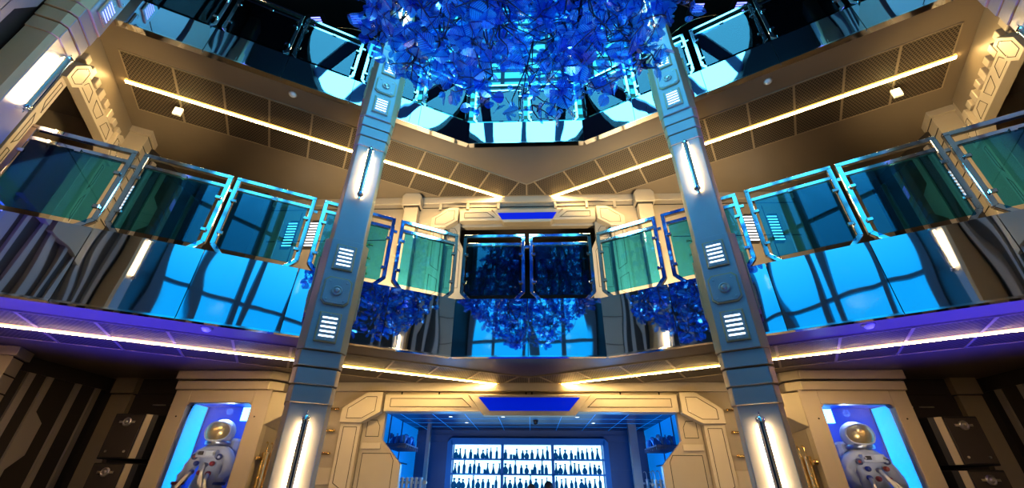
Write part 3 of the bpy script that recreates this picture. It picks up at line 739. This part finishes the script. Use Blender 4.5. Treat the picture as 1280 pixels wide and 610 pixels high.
# ------------------------------------------------------------------ display cases with space suits
def display_case(s):
    x0, x1 = sorted((s * 4.0, s * 5.55)); cx = (x0 + x1) / 2
    t = thing('display_case', 'tan display case glowing blue, %s of the bar doorway' % SIDE[s], 'display case', (cx, 6.65, FLOOR), 0)
    B0 = .35; H = Z1 - FLOOR; w = (x1 - x0) / 2
    inn = -s   # direction toward the hall centre in local x
    ox0, ox1 = sorted((s * 5.30 - cx, s * 4.27 - cx))
    zt = 1.14 - FLOOR; c = .05
    g = G()
    g.box(-w, ox0, 0, .12, B0, zt + .21, TAN); g.box(ox1, w, 0, .12, B0, zt + .21, TAN); g.box(ox0, ox1, 0, .12, zt, zt + .21, TAN)
    for sx, ox in ((1, ox0), (-1, ox1)): g.extr([(ox, zt), (ox + sx * c, zt), (ox, zt - c)], 0, .12, 'y', TAN)
    g.box(ox0, ox1, 0, .12, B0, B0 + .06, TAN)
    for x, z in ((ox1 + .1 * 1, zt - .2), (ox0 - .1, zt - .2)): g.lathe([(.012, 0), (.012, .005)], GROOVE, 8, (x, 0, z), 'y')
    g.build('front_frame', t, bevel=.008)
    g = G(); g.box(-w - .03, w + .03, -.03, .84, 0, B0, TAN2)
    g.build('plinth', t, bevel=.008)
    g = G(); g.box(-w, -w + .05, .12, .85, B0, H, TAN2); g.box(w - .05, w, .12, .85, B0, H, TAN2); g.box(-w, w, .80, .85, B0, H, TAN2)
    g.build('carcass', t)
    g = G()
    a, b = zt + .19, H - .002; m1 = (a + b) / 2
    def cor(e, z0, z1):
        xi = inn * (w + .1 + e); xo = -inn * (w + .01 + e); 
        g.extr([(xo, .5), (xo, -.04 - e), (inn * (w - .06), -.04 - e), (xi, .12), (xi, .84)], z0, z1, 'z', TAN)
    cor(.0, a, m1 - .01); cor(.03, m1 + .01, b); g.build('cornice', t, bevel=.008)
    # wedge bracket on the inner flank
    g = G(); xa = inn * w; xb = inn * (w + .20)
    vs = [(xa, .0, zt + .17), (xb, .14, zt + .17), (xb, .5, zt + .17), (xa, .5, zt + .17), (xa, .0, zt - .32), (xb, .14, zt - .16), (xb, .5, zt - .16), (xa, .5, zt - .36)]
    fs = [(0, 1, 2, 3), (7, 6, 5, 4), (0, 4, 5, 1), (1, 5, 6, 2), (2, 6, 7, 3), (3, 7, 4, 0)]
    if inn > 0: fs = [f[::-1] for f in fs]
    g.add(vs, fs, TAN); g.build('flank_bracket', t, bevel=.008)
    # blue interior
    g = G(); g.box(-w + .05, w - .05, .77, .80, B0, H - .3, CASEIN); g.box(-w + .05, w - .05, .12, .8, B0, B0 + .02, CASEIN); g.box(-w + .05, w - .05, .12, .77, zt + .06, zt + .08, CASEIN)
    xi = inn * (w - .05); g.box(xi, xi - inn * .03, .14, .77, B0 + .02, zt + .04, CASEIN)
    g.build('lining', t)
    g = G(); xo = -inn * (w - .05); g.box(xo, xo + inn * .03, .14, .70, B0 + .02, zt + .04, CASEB); g.build('side_light_panel', t)
    g = G(); xa, xb = sorted((inn * .05 - inn * .15, inn * (w - .10))); g.box(xa, xb, .75, .77, zt - .16, zt + .05, CASEW); g.build('back_light_panel', t)
    g = G(); g.box(ox0 - .02, ox1 + .02, .05, .06, B0 + .03, zt + .02, CLEAR); g.build('glass', t)
def spacesuit(s):
    t = thing('spacesuit', 'white astronaut suit with gold visor standing in the %s display case' % SIDE[s], 'astronaut suit', (s * 4.83, 6.98, FLOOR + .37), s * -.12)
    t.scale = (1.08, 1.0, 1.0)
    k = -s * 1.0   # slight turn to hall
    # body: one skinned figure
    me = bpy.data.meshes.new('suit_body')
    vs = [(0, 0, .92), (0, 0, 1.10), (0, 0, 1.27), (0, 0, 1.40), (0, 0, 1.50),
          (-.18, 0, 1.40), (-.28, -.01, 1.16), (-.26, -.15, .98), (.18, 0, 1.40), (.28, -.01, 1.16), (.26, -.15, .98),
          (-.12, 0, .82), (-.13, -.02, .48), (-.13, .0, .12), (-.13, -.12, .05), (.12, 0, .82), (.13, -.02, .48), (.13, .0, .12), (.13, -.12, .05)]
    es = [(0, 1), (1, 2), (2, 3), (3, 4), (3, 5), (5, 6), (6, 7), (3, 8), (8, 9), (9, 10), (0, 11), (11, 12), (12, 13), (13, 14), (0, 15), (15, 16), (16, 17), (17, 18)]
    rad = [.15, .155, .165, .14, .10, .095, .08, .07, .095, .08, .07, .13, .12, .10, .08, .15, .12, .10, .08]
    rr = .14
    me.from_pydata(vs, es, []); o = bpy.data.objects.new('suit_body', me); COL.objects.link(o); o.parent = t
    sk = o.modifiers.new('skin', 'SKIN'); sk.use_smooth_shade = True
    for i, r_ in enumerate(rad):
        me.skin_vertices[0].data[i].radius = (r_, r_ * (.82 if i < 5 else 1))
    me.skin_vertices[0].data[0].use_root = True
    ss = o.modifiers.new('sub', 'SUBSURF'); ss.levels = 2; ss.render_levels = 2
    dtex = bpy.data.textures.new('folds', 'CLOUDS'); dtex.noise_scale = .09
    dm = o.modifiers.new('folds', 'DISPLACE'); dm.texture = dtex; dm.strength = .05; dm.mid_level = .5
    me.materials.append(SUIT)
    # gloves
    for sx in (-1, 1):
        g = G(); g.lathe([(.075, 0), (.08, .02), (.075, .04)], RED if sx < 0 else BLUEF, 14, (sx * .268, -.165, .965)); g.build('wrist_ring', t)
        g = G(); g.tube([(sx * .268, -.17, .96), (sx * .25, -.20, .90), (sx * .24, -.22, .84)], .05, SUIT, 10, radii=[.06, .055, .04])
        for f in range(4): g.tube([(sx * (.215 + f * .022), -.22, .86), (sx * (.21 + f * .024), -.245, .80), (sx * (.205 + f * .024), -.235, .755 + .008 * abs(f - 1.5))], .012, SUIT, 8)
        g.tube([(sx * .20, -.20, .90), (sx * .175, -.235, .86), (sx * .18, -.25, .82)], .014, SUIT, 8); g.build('glove', t)
    # neck ring, helmet, visor
    g = G(); g.lathe([(.155, 1.50), (.165, 1.51), (.165, 1.545), (.15, 1.56)], BRUSHED, 24); g.build('neck_ring', t)
    g = G(); prof = []
    n = 14
    for i in range(n + 1):
        a = -math.pi / 2 + math.pi * i / n * .999 + .0005
        prof.append((max(.001, .185 * math.cos(a)), 1.685 + .19 * math.sin(a)))
    g.lathe(prof, SUIT, 24)
    hel = g.build('helmet', t)
    g = G(); pts = []; vis = []
    c = Vector((0, -.02, 1.685)); NU, NV = 12, 10
    vv = []
    for j in range(NV + 1):
        for i in range(NU + 1):
            u_ = -1 + 2 * i / NU; v_ = -1 + 2 * j / NV; th = R(64 * u_ * math.sqrt(1 - .42 * v_ * v_)); ph = R(44 * v_ * math.sqrt(1 - .42 * u_ * u_))
            vv.append(tuple(c + Vector((math.sin(th) * math.cos(ph), -math.cos(th) * math.cos(ph), math.sin(ph))) * .19))
    ff = [(j * (NU + 1) + i, j * (NU + 1) + i + 1, (j + 1) * (NU + 1) + i + 1, (j + 1) * (NU + 1) + i) for j in range(NV) for i in range(NU)]
    g.add(vv, ff, VISOR, True); g.build('visor', hel)
    rim = [vv[j * (NU + 1)] for j in range(NV + 1)] + [vv[NV * (NU + 1) + i] for i in range(1, NU + 1)] + [vv[j * (NU + 1) + NU] for j in range(NV - 1, -1, -1)] + [vv[i] for i in range(NU - 1, -1, -1)]
    g = G(); g.tube(rim, .014, SUIT, 8, caps=False); g.build('visor_rim', hel)
    # chest pack, connectors, hoses, patches
    g = G(); g.box(-.13, .13, -.235, -.15, 1.32, 1.42, SUIT); g.box(-.10, -.03, -.24, -.23, 1.35, 1.40, BOXGREY); g.box(.0, .10, -.24, -.23, 1.34, 1.41, WHITE)
    for x in (-.11, .12): g.lathe([(.016, 0), (.016, .02)], BRUSHED, 10, (x, -.235, 1.37), 'y')
    g.build('chest_pack', t, bevel=.01)
    for x, z, m in ((-.10, 1.24, BLUEF), (.02, 1.22, BRUSHED), (.11, 1.24, RED), (-.12, 1.13, BLUEF), (.10, 1.11, RED), (-.02, 1.12, RED)):
        g = G(); g.lathe([(.034, 0), (.034, .02), (.022, .03), (.022, .045)], m, 14, (x, -.19, z), 'y'); g.build('hose_connector', t)
    for sx, (a, b) in ((-1, ((-.12, 1.13), (-.24, .85))), (1, ((.10, 1.11), (.24, .85))), (1, ((.02, 1.22), (.16, .85)))):
        g = G(); pts = []
        for i in range(9):
            u = i / 8; pts.append((a[0] + (b[0] - a[0]) * u, -.21 - .13 * math.sin(math.pi * u) + .04 * u, a[1] + (b[1] - a[1]) * u - .05 * math.sin(math.pi * u)))
        g.tube(pts, .024, SUIT, 8); g.build('hose', t)
    for sx in (-1, 1):
        g = G(); g.lathe([(.042, 0), (.042, .012), (.03, .014)], PATCH, 18, (sx * .16, -.17, 1.33), 'y')
        g.lathe([(.022, .012), (.014, .018)], RED if sx < 0 else WHITE, 12, (sx * .16, -.17, 1.33), 'y'); g.build('round_patch', t)
    g = G(); g.box(-.20, .20, .14, .33, 1.0, 1.62, SUIT); g.build('backpack', t, bevel=.04)
for s in (-1, 1): display_case(s); spacesuit(s)

# ------------------------------------------------------------------ brass pipe clusters
def pipes(label, loc, r, m, n=2, h=1.4, sp=.13, hook=True, grp=None):
    t = thing('pipe_cluster', label, 'pipes', loc, r, grp)
    for i in range(n):
        x = (i - (n - 1) / 2) * sp
        g = G(); g.tube([(x, -.08, -h), (x, -.08, 0)], sp * .34, m, 12)
        for z in (-.02, -h * .25, -h * .6): g.lathe([(sp * .40, z - .012), (sp * .40, z + .012)], m, 12, (x, -.08, 0))
        g.build('pipe', t)
        if hook:
            g = G(); g.tube([(x, -.08, 0), (x, -.08, .09), (x - .015, -.08, .13), (x - .04, -.08, .14), (x - .055, -.08, .12)], .008, m, 6); g.build('hook', t)
    for z in (-.08, -h * .6):
        g = G(); g.bar((-n * sp / 2 - .02, -.035, z), (n * sp / 2 + .03, -.035, z), .03, .03, m)
        g.box(-n * sp / 2 - .03, n * sp / 2 + .03, -.03, 0, z - .02, z + .02, m); g.lathe([(.035, 0), (.035, .06)], m, 12, (n * sp / 2 + .03, -.02, z), 'y')
        g.build('bracket', t)
    return t
for s in (-1, 1): pipes('upright brass pipe pair on the wall between the %s display case and front column' % SIDE[s], (s * 3.985, 6.84, .46), -s * math.pi / 2, BRASS)

# ------------------------------------------------------------------ dark equipment boxes
for s in (-1, 1):
    for k, (z1, h) in enumerate(((.97, .62), (.30, .62))):
        t = thing('equipment_box', '%s dark box with round dial, %s of the %s display case' % (('upper', 'lower')[k], ('left', 'right')[(s + 1) // 2], SIDE[s]), 'equipment box', (s * 6.02, 6.6, z1 - h), 0)
        x0, x1 = sorted((s * .34, -s * .22)); i = -s
        g = G(); g.extr([(-i * .30, 0), (i * .19, 0), (i * .30, .10), (i * .42, .60), (-i * .30, .60)], 0, h, 'z', BLACK); g.build('cabinet', t, bevel=.01)
        g = G(); g.box(-i * .28, i * .17, -.012, .0, .02, h - .02, BOXGREY); 
        for x in (-.14, .14): g.lathe([(.016, 0), (.016, .012)], BRUSHED, 10, (-i * .05 + x, -.012, .10), 'y')
        p = g.build('front_panel', t, bevel=.006)
        g = G(); g.extr([(i * .185, -.006), (i * .25, .05), (i * .255, .045), (i * .20, -.012)], .01, h - .01, 'z', TAN2); g.build('pale_edge', t)
        g = G(); g.lathe([(.062, 0), (.062, .02), (.045, .03), (.045, .02), (.02, .022), (.02, .05)], BRUSHED, 20, (-i * .05, -.012, h - .12), 'y'); g.bar((-i * .05 - .12, -.02, h - .12), (-i * .05 + .12, -.02, h - .12), .03, .012, BRUSHED); g.build('dial', p)
    # bracket shelf under the stack
    t = tag(G().build('wall_shelf'), 'dark shelf carrying the boxes beside the %s display case' % SIDE[s], 'shelf')
    g = G(); g.box(s * 5.6, s * 6.5, 6.55, 7.2, -.40, -.33, BLACK)
    g.box(s * 5.7, s * 5.76, 6.6, 7.2, FLOOR, -.40, BLACK); g.box(s * 6.34, s * 6.4, 6.6, 7.2, FLOOR, -.40, BLACK)
    bpy.data.objects.remove(t); t = tag(g.build('wall_shelf'), 'dark shelf carrying the boxes beside the %s display case' % SIDE[s], 'shelf')

# ------------------------------------------------------------------ the bar room
BC = 1.22
g = G(); g.box(-3.4, 3.4, 10.6, 10.7, FLOOR, BC, BARWALL); g.box(-2.2, -1.9, 10.56, 10.6, .15, .22, BARWALL); g.box(1.75, 2.2, 10.56, 10.6, .42, .50, BARWALL); g.box(-3.4, 3.4, 10.57, 10.6, .98, 1.12, BARWALL)
struct(g, 'wall_bar_back', 'blue lit back wall of the bar', 'wall')
g = G(); g.box(-3.4, 3.4, 7.62, 10.7, BC, BC + .1, mat('bar_ceiling', (0.03, 0.07, 0.16), 0.2, 0.35))
for x in [-2.4 + .6 * k for k in range(9)]: g.box(x, x + .012, 7.62, 10.6, BC - .004, BC, MATS['case_blue_light'] if False else BARGLOW)
for y in (8.2, 8.8, 9.4, 10.0): g.box(-2.6, 2.6, y, y + .012, BC - .004, BC, BARGLOW)
struct(g, 'ceiling.005', 'blue lit tiled ceiling of the bar', 'ceiling')
for s in (-1, 1):
    g = G(); g.box(s * 2.62, s * 2.72, 7.62, 10.6, FLOOR, BC, BARGLOW)
    for z in (.18, .46): g.box(s * 2.60, s * 2.62, 7.7, 9.9, z, z + .02, BARWALL)
    for y in (8.4, 9.2): g.box(s * 2.60, s * 2.62, y, y + .02, FLOOR, BC, BARWALL)
    struct(g, 'wall_%s.007' % SIDE[s], 'blue lit %s side wall of the bar' % SIDE[s], 'wall')
    g = G(); w_ = .07 if s < 0 else .16
    g.box(s * 2.12 - w_ / 2, s * 2.12 + w_ / 2, 9.5, 9.62, FLOOR, BC, BRUSHED)
    struct(g, 'trim_%d' % (8 if s < 0 else 9), 'steel post on the %s side of the bar' % SIDE[s], 'trim')
t = thing('bottle_display', 'white backlit bottle shelves on the bar back wall', 'shelf unit', (-.06, 10.6, 0))
XS = [-1.68, -.56, .56, 1.68]; ZS = [.90, .62, .33, .04, -.25]
g = G(); c = .08
pl = [(-1.80, -.7), (-1.80, .95), (-1.72, 1.03), (1.72, 1.03), (1.80, .95), (1.80, -.7)]
g.extr([(-1.80, -.7), (-1.68, -.7), (-1.68, .90), (-1.72, 1.03), (-1.80, .95)], -.22, 0, 'y', FRAMEB); g.extr([(1.80, -.7), (1.68, -.7), (1.68, .90), (1.72, 1.03), (1.80, .95)], -.22, 0, 'y', FRAMEB)
g.box(-1.72, 1.72, -.22, 0, .90, 1.03, FRAMEB); g.box(-1.80, 1.80, -.22, 0, -.75, -.66, FRAMEB)
g.build('frame', t)
for x in XS[1:3]:
    g = G(); g.box(x - .03, x + .03, -.21, -.03, -.66, .90, FRAMEB); g.build('divider', t)
for z in ZS[1:]:
    g = G(); g.box(-1.68, 1.68, -.21, -.03, z - .032, z, FRAMEB); g.build('shelf', t)
for i in range(3):
    g = G(); g.box(XS[i] + .02, XS[i + 1] - .02, -.03, -.015, -.66, .90, BACKL); g.build('light_panel', t)
BP = {}
def bottle_kind(k):
    prof = {'tall clear bottle': [(.028, 0), (.03, .01), (.03, .12), (.011, .16), (.010, .205), (.013, .207), (.013, .22)],
            'squat round decanter': [(.03, 0), (.05, .02), (.055, .06), (.035, .10), (.012, .12), (.012, .14), (.024, .145), (.024, .17)],
            'short square bottle': [(.036, 0), (.036, .10), (.018, .125), (.014, .15), (.018, .152), (.018, .17)],
            'small tumbler glass': [(.02, 0), (.024, .0), (.028, .075), (.027, .078)],
            'slim conical flask': [(.045, 0), (.045, .01), (.016, .11), (.012, .17), (.022, .175), (.022, .19)]}[k]
    g = G(); g.lathe(prof, BOTTLE, 10); o = g.build(k.split()[-1] if k.split()[-1] != 'glass' else 'tumbler')
    return o
kinds = ['tall clear bottle', 'squat round decanter', 'short square bottle', 'small tumbler glass', 'slim conical flask']
BAY = ['left', 'middle', 'right']; SHN = ['top', 'second', 'third', 'fourth']
rb = random.Random(3)
for zi in range(1, 4):
    for bi in range(3):
        x = XS[bi] + .07
        while x < XS[bi + 1] - .06:
            k = rb.choice(kinds)
            if k not in BP: BP[k] = bottle_kind(k); o = BP[k]
            else: o = BP[k].copy(); COL.objects.link(o)
            o.location = (-.06 + x, 10.49, ZS[zi]); o.rotation_euler = (0, 0, 0)
            sc = rb.uniform(1.0, 1.2); o.scale = (sc, sc, sc)
            tag(o, '%s in the %s bay of the %s backlit bar shelf' % (k, BAY[bi], SHN[zi - 1]), k.split()[-1], '%ss on the %s backlit shelf, %s bay' % (k, SHN[zi - 1], BAY[bi]))
            x += rb.uniform(.085, .135) if k != 'small tumbler glass' else .065
# glass racks on the bar's side walls
for s in (-1, 1):
    t = thing('glass_rack', 'wall rack of blue glassware on the %s side of the bar' % SIDE[s], 'rack', (s * 2.40, 8.6, .72), 0)
    g = G(); g.box(-.2, .2, -.45, .45, -.02, 0, BARWALL)
    for k in range(7): g.bar((-.2, -.42 + k * .14, -.05), (.2, -.42 + k * .14, -.05), .02, .05, BARWALL, up=(0, 0, 1))
    g.build('shelf', t)
    for k in range(3):
        for j in range(6):
            kk = ['wine_glass', 'flask', 'jug'][(k + j) % 3]
            pr = [[(.03, 0), (.03, .004), (.005, .01), (.005, .07), (.03, .10), (.034, .14), (.028, .17)], [(.04, 0), (.045, .03), (.015, .10), (.013, .16), (.02, .165)], [(.035, 0), (.05, .05), (.04, .12), (.045, .14)]][(k + j) % 3]
            g = G(); g.lathe(pr, GLASSW, 10); o = g.build(kk); o.location = (s * 2.40 - .12 + k * .12, 8.24 + j * .14, .72)
            tag(o, 'blue %s on the %s bar wall rack' % (kk.replace('_', ' '), SIDE[s]), kk.replace('_', ' '), 'blue %ss on the %s bar rack' % (kk.replace('_', ' '), SIDE[s]))
    pipes('row of upright silver tubes on the blue wall at the %s side of the bar' % SIDE[s], (s * (2.20 if s < 0 else 2.45), 8.75, .20), 0, BRUSHED, 6, .9, .085, hook=s > 0)
pipes('pair of steel tubes by the dark back wall right of the steel post', (2.62, 10.5, .25), 0, BRUSHED, 3, .9, .12)
t = thing('dome_camera', 'small dark dome camera hanging from the bar ceiling', 'camera', (.12, 9.0, BC))
g = G(); g.lathe([(.05, 0), (.05, -.03)], BOXGREY, 16); g.build('base', t); g = G(); g.lathe([(.045, -.03), (.04, -.06), (.02, -.08)], BLACK, 16); g.build('dome', t)
for k, (x, y) in enumerate(((-1.5, 8.5), (-.5, 8.5), (.9, 8.5), (1.3, 9.3), (-1.3, 9.3))):
    t = thing('ceiling_spot', 'small round ceiling spotlight in the bar, ' + ('nearest left', 'front centre', 'front right', 'rear right', 'rear left')[k], 'spotlight', (x, y, BC))
    g = G(); g.lathe([(.05, 0), (.05, -.01)], BRUSHED, 14); g.build('ring', t); g = G(); g.lathe([(.035, -.01), (.03, -.014)], SLOT, 14); g.build('lens', t)
# two seated guests, only the tops of their heads in frame
def guest(x, y, hz, label, hair):
    t = thing('person', label, 'person', (x, y, FLOOR))
    me = bpy.data.meshes.new('body')
    vs = [(0, 0, .68), (0, -.02, .9), (0, 0, 1.08), (0, 0, 1.18), (0, .0, 1.26), (-.17, 0, 1.10), (-.25, .05, .85), (-.18, .25, .80), (.17, 0, 1.10), (.25, .05, .85), (.18, .25, .80),
          (-.10, .05, .66), (-.12, .42, .66), (-.12, .38, .25), (.10, .05, .66), (.12, .42, .66), (.12, .38, .25), (-.12, .48, .22), (.12, .48, .22)]
    es = [(0, 1), (1, 2), (2, 3), (3, 4), (2, 5), (5, 6), (6, 7), (2, 8), (8, 9), (9, 10), (0, 11), (11, 12), (12, 13), (0, 14), (14, 15), (15, 16), (13, 17), (16, 18)]
    rad = [.14, .14, .13, .06, .06, .07, .05, .035, .07, .05, .035, .09, .07, .045, .09, .07, .045, .04, .04]
    me.from_pydata(vs, es, []); o = bpy.data.objects.new('body', me); COL.objects.link(o); o.parent = t
    o.modifiers.new('skin', 'SKIN').use_smooth_shade = True
    for i, r_ in enumerate(rad): me.skin_vertices[0].data[i].radius = (r_, r_ * .8)
    me.skin_vertices[0].data[0].use_root = True; q = o.modifiers.new('sub', 'SUBSURF'); q.levels = 1; q.render_levels = 2
    me.materials.append(SHIRT)
    g = G(); n = 10
    g.lathe([(max(.002, .078 * math.cos(a)), 1.35 + .115 * math.sin(a)) for a in [-math.pi / 2 + math.pi * i / n for i in range(n + 1)]], SKIN, 16)
    g.tube([(0, .07, 1.36), (0, .10, 1.33)], .015, SKIN, 8)
    for sx in (-1, 1): g.lathe([(.02, 0), (.02, .012)], SKIN, 8, (sx * .078, 0, 1.34), 'x')
    g.build('head', t)
    g = G(); g.lathe([(max(.002, .088 * math.cos(a)), 1.365 + .118 * math.sin(a)) for a in [-.5 + (math.pi / 2 + .5) * i / n for i in range(n + 1)]], hair, 16, (0, -.014, 0)); g.build('hair', t)
    t.scale = (1, 1, 1); t.location.z = FLOOR + (hz - FLOOR - 1.483)
    st = thing('bar_stool', 'round bar stool under the ' + label.split(' seated')[0], 'stool', (x, y, FLOOR))
    dz = hz - FLOOR - 1.483
    g = G(); g.lathe([(.18, .52 + dz), (.18, .56 + dz), (.16, .575 + dz)], BLACK, 20); g.build('seat', st)
    g = G(); g.tube([(0, 0, .02), (0, 0, .52 + dz)], .03, CHROME, 10); g.build('post', st); g = G(); g.lathe([(.2, 0), (.2, .02)], CHROME, 20); g.build('base', st)
guest(.02, 9.4, .13, 'person with brown hair seated at the bar', HAIR2)
guest(.33, 8.75, .165, 'person with dark hair seated at the bar', HAIR)

# ------------------------------------------------------------------ hanging blue tree
def tree():
    t = thing('hanging_tree', 'dense blue leafy branches hanging in the middle of the atrium', 'leaf sculpture', (0, 2.35, 7.2))
    rt = random.Random(11)
    gb = G(); leaves = []
    def zbot(x, y):
        r2 = (x / 1.0) ** 2 + (y / .75) ** 2
        return 2.85 + .42 * r2 + .10 * max(0, y)
    def wander(a, b, n, amp):
        pts = []; ph = [rt.uniform(0, 6.28) for _ in range(3)]
        for i in range(n + 1):
            u = i / n; w_ = math.sin(math.pi * u) * amp
            pts.append(Vector(a).lerp(Vector(b), u) + Vector((math.sin(ph[0] + u * 5), math.sin(ph[1] + u * 4), .5 * math.sin(ph[2] + u * 6))) * w_ + Vector((0, 0, -.10 * math.sin(math.pi * u))))
        return pts
    ends = []
    for i in range(32):
        a = rt.uniform(0, 2 * math.pi); r = math.sqrt(rt.uniform(.02, 1)); x = 1.45 * r * math.cos(a); y = .75 * r * math.sin(a)
        z = zbot(x, y) + rt.uniform(0, .35)
        p = wander((rt.uniform(-.2, .2), rt.uniform(-.15, .15), 7.0), (x, y, z), 12, rt.uniform(.1, .3))
        # bow outwards
        p = [Vector((q.x * (1 + .22 * math.sin(math.pi * k / 12)), q.y, q.z)) for k, q in enumerate(p)]
        gb.tube(p, .02, WIRE, 6, radii=[.022 - .017 * k / 12 for k in range(13)])
        for k in range(3, 13):
            for _ in range(3):
                d = Vector((rt.uniform(-1, 1), rt.uniform(-.8, .8), rt.uniform(-.9, .35))).normalized() * rt.uniform(.22, .5)
                q = p[k] + d
                zb = zbot(q.x, q.y)
                if q.z < zb: q.z = zb + rt.uniform(0, .1)
                if abs(q.y) > .95: q.y = math.copysign(.95, q.y)
                tw = wander(p[k], q, 4, .05)
                gb.tube(tw, .005, WIRE, 4, radii=[.007, .006, .005, .004, .003])
                for m in range(1, 5):
                    nl = (2 if rt.random() < .5 else 1) if tw[m].z > 3.7 else (1 if rt.random() < .75 else 0)
                    for _ in range(nl): leaves.append(tw[m])
                leaves.append(q)
    M0 = Matrix.Translation((0, 0, -7.2))
    for i, v in enumerate(gb.v): gb.v[i] = v + Vector((0, 0, -7.2))
    gb.tube([(0, 0, -.25), (0, 0, 2.4)], .012, WIRE, 6)
    gb.build('branches', t)
    # leaves
    vs = []; fs = []; uvs = []
    outline = [(0, 0), (.26, .12), (.42, .36), (.40, .62), (.22, .86), (0, 1.0)]
    for p in leaves:
        L = .055 + .125 * rt.random() ** 1.8; up = Vector((rt.gauss(0, 1), rt.gauss(0, 1), rt.gauss(-.5, .8))).normalized()
        side = up.cross(Vector((rt.gauss(0, 1), rt.gauss(0, 1), rt.gauss(0, 1)))).normalized(); nn = up.cross(side)
        b = len(vs); fold = rt.uniform(.12, .35); curl = rt.uniform(-.3, .3)
        o = p + Vector((0, 0, -7.2)) + up * .015
        def V(u, v_): return o + side * (u * L * 1.05) + up * (v_ * L) + nn * (abs(u) * fold * L + curl * v_ * v_ * L * .6)
        for (u, v_) in outline: vs.append(tuple(V(0, v_))); uvs.append((0, v_))
        for (u, v_) in outline[1:-1]: vs.append(tuple(V(u, v_))); uvs.append((u, v_))
        for (u, v_) in outline[1:-1]: vs.append(tuple(V(-u, v_))); uvs.append((-u, v_))
        for o_ in (6, 10):
            ch = [b] + [b + o_ + k for k in range(4)] + [b + 5]; md = [b + k for k in range(6)]
            fs.append((md[0], ch[1], md[1])); fs.append((md[4], ch[4], md[5]))
            for k in range(1, 4): fs.append((md[k], ch[k], ch[k + 1], md[k + 1]))
    me = bpy.data.meshes.new('foliage'); me.from_pydata(vs, [], fs); me.materials.append(LEAF)
    ul = me.uv_layers.new(name='UVMap')
    for lp in me.loops: ul.data[lp.index].uv = uvs[lp.vertex_index]
    me.update(); o = bpy.data.objects.new('foliage', me); COL.objects.link(o); o.parent = t
    o['kind'] = 'stuff'
tree()

# ------------------------------------------------------------------ lights
def light(kind, name, loc, energy, col, size=.3, rot=None, target=None, spot=None, sy=None):
    l = bpy.data.lights.new(name, kind); l.energy = energy; l.color = col
    if kind == 'AREA':
        l.size = size
        if sy: l.shape = 'RECTANGLE'; l.size_y = sy
    elif kind in ('POINT', 'SPOT'): l.shadow_soft_size = size
    if kind == 'SPOT': l.spot_size = R(spot or 60); l.spot_blend = .8
    o = bpy.data.objects.new(name, l); COL.objects.link(o); o.location = loc
    if target is not None: o.rotation_euler = (Vector(target) - Vector(loc)).to_track_quat('-Z', 'Y').to_euler()
    return o
for s in (-1, 1):
    light('SPOT', 'blue_uplight', (s * 4.5, 3.9, -1.2), 1500, (.06, .05, 1), .25, target=(s * 4.7, 4.1, Z1), spot=84)
    light('POINT', 'case_light', (s * 4.75, 6.88, 1.05), 6, (.4, .6, 1), .05)
    light('SPOT', 'suit_fill', (s * 3.6, 4.6, .2), 120, (1, .88, .80), .15, target=(s * 4.85, 7.0, .55), spot=19)  # added spot to lift the suit, no lamp stands there
    light('POINT', 'bar_blue_light', (s * 1.6, 8.7, .4), 26, (.02, .34, 1), .2)
    light('SPOT', 'gallery_warm_fill', (s * 2.6, 5.9, 2.7), 480, (1, .78, .46), .25, target=(s * 2.6, 7.5, 4.6), spot=125)  # added warm fill for the wall behind the lower gallery
    light('SPOT', 'gallery_soffit_fill', (s * 4.6, 4.4, 2.6), 25, (1, .76, .48), .25, target=(s * 4.2, 5.6, Z2), spot=130)  # weak fill added to lift the upper soffit
    light('SPOT', 'hall_warm_fill', (s * 1.4, 4.6, -1.1), 210, (1, .84, .66), .4, target=(s * 2.0, 7.5, .8), spot=78)  # added fill from the hall floor onto the bar wall
    light('SPOT', 'side_wall_fill', (-s * .8, .6, -.6), 420, (1, .86, .76), .3, target=(s * 4.6, .3, 4.2), spot=75)  # added spot brightening the striped walls seen in the mirrors
    light('SPOT', 'end_wall_fill', (s * 3.6, 4.6, 2.7), 520, (1, .74, .38), .2, target=(s * 6.6, 4.2, 4.6), spot=70)  # fill added to turn the gallery end gold
    light('SPOT', 'leaf_blue_light', (s * 1.6, .2, .4), 500, (.12, .45, 1), .3, target=(0, 2.4, 4.3), spot=60)
light('POINT', 'tree_core_light', (0, 3.9, 5.2), 180, (.12, .6, 1), .4)
wd = bpy.data.worlds.new('world'); SC.world = wd; wd.use_nodes = True
wd.node_tree.nodes['Background'].inputs[0].default_value = (.03, .035, .06, 1); wd.node_tree.nodes['Background'].inputs[1].default_value = .3

# ------------------------------------------------------------------ camera
f, pitch, yaw, roll, cx = 523.79, .5328026, .0457564, .0104617, .0245
cd = bpy.data.cameras.new('camera'); cam = bpy.data.objects.new('camera', cd); COL.objects.link(cam)
cd.sensor_fit = 'HORIZONTAL'; cd.sensor_width = 36; cd.lens = f * 36 / 1280; cd.clip_start = .05; cd.clip_end = 100
cp, sp_, cy, sy_ = math.cos(pitch), math.sin(pitch), math.cos(yaw), math.sin(yaw)
F = Vector((-sy_ * cp, cy * cp, sp_)); Rt = Vector((cy, sy_, 0)); U = Rt.cross(F)
R2 = Rt * math.cos(roll) + U * math.sin(roll); U2 = -Rt * math.sin(roll) + U * math.cos(roll)
cam.matrix_world = Matrix(((R2.x, U2.x, -F.x, cx), (R2.y, U2.y, -F.y, 0), (R2.z, U2.z, -F.z, 0), (0, 0, 0, 1)))
SC.camera = cam
SC.view_settings.view_transform = 'Standard'
SC.view_settings.look = 'Medium High Contrast'
SC.view_settings.exposure = 0.15
SC.cycles.use_denoising = True
SC.cycles.max_bounces = 8; SC.cycles.transparent_max_bounces = 16; SC.cycles.sample_clamp_indirect = 8
SC.cycles.caustics_reflective = False; SC.cycles.caustics_refractive = False
